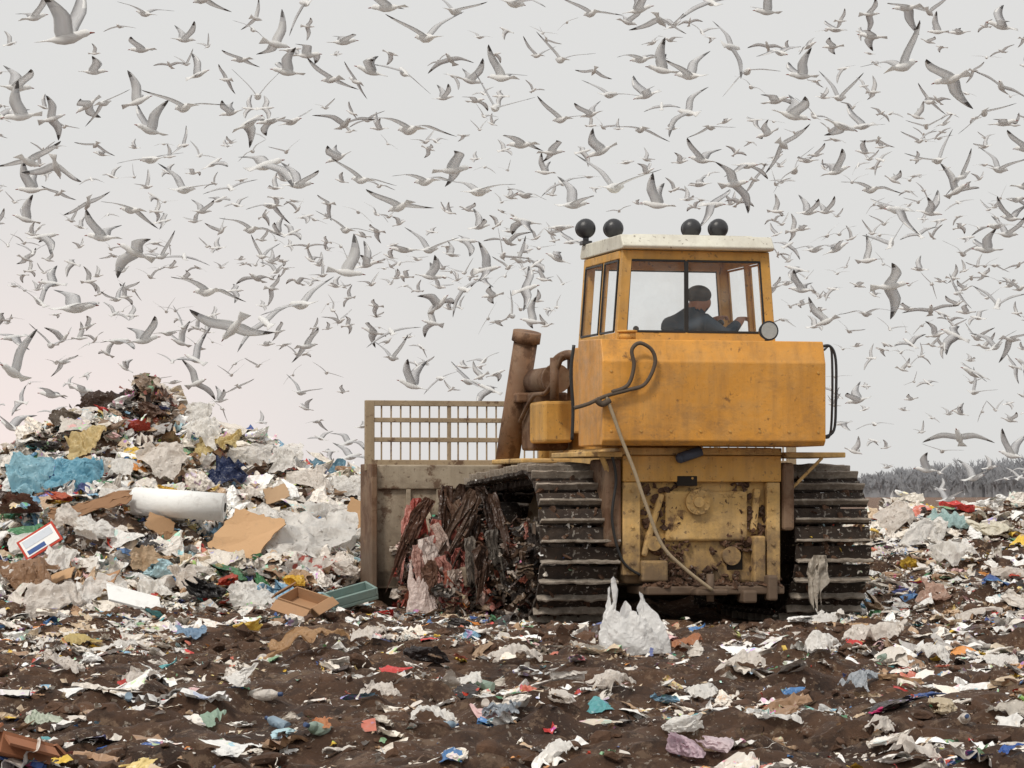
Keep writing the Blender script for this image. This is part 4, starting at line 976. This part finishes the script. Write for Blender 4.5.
poses=[(R(38),R(24),.8,0),(R(54),R(44),.7,0),(R(24),R(4),.9,0),(R(6),R(-2),.8,0),(R(0),R(-16),.9,0),(R(-18),R(-28),.8,0),(R(36),R(38),.8,.1),(R(26),R(-12),1.1,.1),(R(46),R(22),.9,-.1),(R(14),R(8),.8,.15),(R(-12),R(-14),.9,.05),(R(32),R(20),1.,-.05)]
GM=[bird(a,b_,s,as_) for a,b_,s,as_ in poses]
stroke=["with wings raised","with wings raised high","with bent wings","gliding with level wings","with wings curving down","with wings swept down","with wings raised","with bent wings","with wings arched","gliding with level wings","with wings lowered","with wings half raised"]
def skyline(px):
    return np.interp(px,[0,40,70,130,180,230,300,370,372,500,505,560,570,576,772,776,828,834,845,880,1024],[450,425,400,380,395,418,448,470,395,395,330,330,300,215,215,325,335,440,470,508,500])
def wpos(px,py,d):
    dx=(px-512)/F_PX;dz_=(384-py)/F_PX
    return Vector((dx*d,-30+d*(math.cos(PITCH)-dz_*math.sin(PITCH)),1.25+d*(math.sin(PITCH)+dz_*math.cos(PITCH))))
def gull(px,py,size,pose,rot):
    d=F_PX*1.03/size; o=addobj("gull",GM[pose],loc=wpos(px,py,d),rot=rot)
    tag(o,"white and grey gull flying "+stroke[pose],"gull","flock of gulls over the landfill"); return o
big=[(70,38,128,1,(.1,.2,-1.9)),(425,38,100,0,(.1,-.1,.5)),(385,8,84,2,(0,.1,1.2)),(515,4,84,7,(0,.3,-.6)),(688,76,80,8,(.1,-.3,.8)),(660,70,70,1,(.2,.2,1.5)),(765,12,64,0,(0,.2,2.)),
(905,8,70,5,(0,.4,.9)),(905,66,104,8,(.3,-.5,-.9)),(948,80,90,4,(-.2,.5,.8)),(183,108,96,2,(0,.1,.5)),(408,130,106,7,(.05,.2,.5)),(300,305,96,9,(0,-.35,.6)),(78,308,104,2,(.1,.2,-1.)),
(12,372,98,1,(.3,.3,2.8)),(232,330,98,9,(-.6,.3,.5)),(268,165,94,4,(.3,.4,-.8)),(150,160,80,3,(0,-.2,.7)),(480,192,92,2,(.1,.1,-.6)),(424,182,84,7,(0,.1,.6)),(615,188,106,0,(.1,.2,-.4)),(205,292,96,7,(.0,.3,.7)),
(285,72,72,0,(.1,.1,1.9)),(345,42,66,2,(.1,.1,-1.2)),(640,60,70,7,(0,0,.7)),(800,76,70,6,(0,.2,1.9)),(18,88,80,8,(0,.1,-1.)),(148,130,78,1,(.2,0,2.3)),(30,190,70,1,(0,.1,1.4)),(500,78,78,8,(.1,.3,.9)),(590,14,72,2,(0,.2,.4)),
(700,160,68,0,(.2,.1,.9)),(840,98,70,1,(.1,.1,-.5)),(870,190,74,7,(0,.2,.4)),(1000,170,70,8,(0,.2,-.7)),(985,250,66,0,(0,.1,1.8)),(410,385,70,1,(.3,0,1.2)),(640,130,66,4,(0,.2,.3)),(330,80,70,9,(0,.5,.7)),(1010,455,66,1,(.2,.1,.8)),(975,478,58,0,(.2,.2,-1.)),(925,470,54,8,(.1,.1,1.4)),(948,500,52,0,(.1,.1,-.9)),(50,395,64,7,(.1,.2,1.3)),(560,120,70,11,(0,.2,.5)),(95,72,60,0,(0,.1,-1.5)),(240,60,56,3,(0,.2,.9)),(140,50,60,2,(0,.1,1.3)),(185,40,54,6,(0,.1,-1.)),
(55,455,64,1,(.1,.1,1.)),(520,145,74,7,(0,.2,1.)),(575,205,78,8,(.1,.3,-1.)),(655,205,74,1,(.1,.1,1.3)),(360,180,82,2,(.1,.3,.6)),(185,190,80,11,(.1,.3,-.5)),(130,210,78,4,(.1,.3,.8)),(300,185,76,0,(.1,.2,-.9)),(800,290,58,0,(.1,.2,1.1)),(815,250,58,7,(.1,.1,-.8)),
(455,12,74,11,(0,.2,-.4)),(560,60,74,0,(.1,.3,.3)),(610,95,70,9,(.1,.4,-.5)),(345,230,74,2,(.1,.3,.4)),(430,250,72,0,(.1,.2,-.5)),(250,230,76,7,(0,.3,.5))]
placed=[(b_[0],b_[1],b_[2]*.33) for b_ in big]
for px,py,s,p_,rt in big: gull(px,py,s,p_,rt)
cnt=len(big); tries=0
def randrot():
    yaw=random.choice([.2,-.4,.6,-.7,1.2,-1.2,1.57,-1.57,2.6,-2.6])+random.gauss(0,.35)
    return (random.gauss(.08,.24),random.gauss(0,.42),yaw)
while cnt<300 and tries<90000:
    tries+=1; px=random.uniform(-6,1030);py=random.uniform(0,500)
    if py>skyline(px)-4: continue
    dn=.5+.5*math.exp(-((py-230)/130)**2)
    if px>772: dn+=.15
    if random.random()>dn: continue
    s=random.uniform(38,70)*(1.05-.22*py/480) if random.random()<.82 else random.uniform(60,84)
    if any((px-a)**2+(py-b_)**2<(s*.17+c)**2*.5 for a,b_,c in placed): continue
    placed.append((px,py,s*.17)); gull(px,py,s,random.randrange(12),randrot()); cnt+=1
gv=[]
for me in GM:
    me.calc_loop_triangles(); v=np.array([x.co[:] for x in me.vertices]); f=np.array([t.vertices[:] for t in me.loop_triangles]); mi=np.array([t.material_index for t in me.loop_triangles]); gv.append((v,f,mi))
Vs=[];Fs=[];Ms=[];nn=0;c2=0;tries=0
while c2<480 and tries<120000:
    tries+=1; px=random.uniform(-6,1030);py=random.uniform(20,505)
    if py>skyline(px)-2: continue
    if random.random()>(.18+.82*math.exp(-((py-270)/100)**2)+(.3 if px>772 else 0)): continue
    s=random.uniform(22,38)
    if any((px-a)**2+(py-b_)**2<(s*.2+c*.7)**2*.45 for a,b_,c in placed): continue
    placed.append((px,py,s*.18)); v,f,mi=gv[random.randrange(12)]
    p=wpos(px,py,F_PX*1.03/s); M=np.array(Euler(randrot()).to_matrix()); Vs.append(v@M.T+np.array(p)); Fs.append(f+nn); Ms.append(mi); nn+=len(v); c2+=1
me=arr_mesh("distant_gulls",np.concatenate(Vs),np.concatenate(Fs),smooth=True)
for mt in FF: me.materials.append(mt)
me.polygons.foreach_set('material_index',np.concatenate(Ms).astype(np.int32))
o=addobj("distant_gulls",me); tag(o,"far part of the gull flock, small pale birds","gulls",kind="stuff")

# ------------------------------------------------------------ far bare wood
rng=random.Random(5); Vs=[];Fs=[]
def twig(p,d,ln,w,lv):
    q=p+d*ln; sd=Vector((1,0,0)) if abs(d.x)<.8 else Vector((0,0,1)); sd=(sd-d*sd.dot(d)).normalized(); b0=len(Vs)
    Vs.extend([tuple(p-sd*w),tuple(p+sd*w),tuple(q+sd*w*.5),tuple(q-sd*w*.5)]); Fs.append((b0,b0+1,b0+2,b0+3))
    if lv>0:
        for _ in range(4 if lv>1 else 8):
            n=(d+Vector((rng.gauss(0,.5),rng.gauss(0,.35),rng.gauss(.2,.22)))).normalized(); twig(p+d*ln*rng.uniform(.2,1),n,ln*rng.uniform(.45,.7),w*.6,lv-1)
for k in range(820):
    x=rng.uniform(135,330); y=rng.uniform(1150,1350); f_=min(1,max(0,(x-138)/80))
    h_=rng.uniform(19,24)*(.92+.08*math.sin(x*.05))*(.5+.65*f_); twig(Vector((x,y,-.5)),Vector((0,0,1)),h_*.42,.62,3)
me=bpy.data.meshes.new("far_wood"); me.from_pydata(Vs,[],Fs); me.materials.append(add_transl(simple("haze_painted_bark",(.40,.41,.43),.95,amt=.0,bmp=0),(.40,.41,.43),.5)); o=addobj("far_wood",me); tag(o,"hazy line of bare winter trees on the horizon","wood",kind="stuff")  # distance haze is painted into the pale grey bark colour

# ------------------------------------------------------------ light
w=bpy.data.worlds.new("World"); scene.world=w; w.use_nodes=True; nt=w.node_tree; bg=nt.nodes['Background']
sun_el,sun_az=R(50),R(212)
sky=N(nt,'ShaderNodeTexSky'); sky.sky_type='NISHITA'; sky.sun_disc=False; sky.sun_elevation=sun_el; sky.sun_rotation=sun_az
hs=N(nt,'ShaderNodeHueSaturation'); hs.inputs['Saturation'].default_value=.15; hs.inputs['Value'].default_value=.06; nt.links.new(sky.outputs[0],hs.inputs['Color'])
tc=N(nt,'ShaderNodeTexCoord'); sx=N(nt,'ShaderNodeSeparateXYZ'); nt.links.new(tc.outputs['Generated'],sx.inputs[0])
mr=N(nt,'ShaderNodeMapRange'); mr.inputs['From Min'].default_value=0; mr.inputs['From Max'].default_value=.9; nt.links.new(sx.outputs['Z'],mr.inputs['Value'])
cl=ramp(nt,mr.outputs[0],0,1,(.77,.765,.75,1),(.86,.86,.86,1))
glow=N(nt,'ShaderNodeMapRange'); glow.inputs['From Min'].default_value=.02; glow.inputs['From Max'].default_value=-.17; glow.interpolation_type='SMOOTHSTEP'; nt.links.new(sx.outputs['X'],glow.inputs['Value'])
g2=N(nt,'ShaderNodeMapRange'); g2.inputs['From Min'].default_value=.12; g2.inputs['From Max'].default_value=-.02; g2.interpolation_type='SMOOTHSTEP'; nt.links.new(sx.outputs['Z'],g2.inputs['Value'])
cl2=mix(nt,mul(nt,mul(nt,glow.outputs[0],g2.outputs[0]),.9),cl,(1.08,.90,.85))
nz=noise(nt,tc.outputs['Generated'],3,3,.5); cl3=mix(nt,ramp(nt,nz,.3,.7),cl2,(.97,.97,.97),'MULTIPLY')
fin=mix(nt,.08,cl3,hs.outputs[0])
nt.links.new(fin,bg.inputs['Color']); bg.inputs['Strength'].default_value=1.0
sl=bpy.data.lights.new("Sun",'SUN'); sl.energy=2.1; sl.angle=R(10); sl.color=(1,.94,.85); so=bpy.data.objects.new("Sun",sl); COL.objects.link(so)
dirv=Vector((math.sin(sun_az)*math.cos(sun_el),math.cos(sun_az)*math.cos(sun_el),math.sin(sun_el)))
so.rotation_euler=dirv.to_track_quat('Z','Y').to_euler(); so.location=(0,-10,30)
print("gulls",cnt,c2)
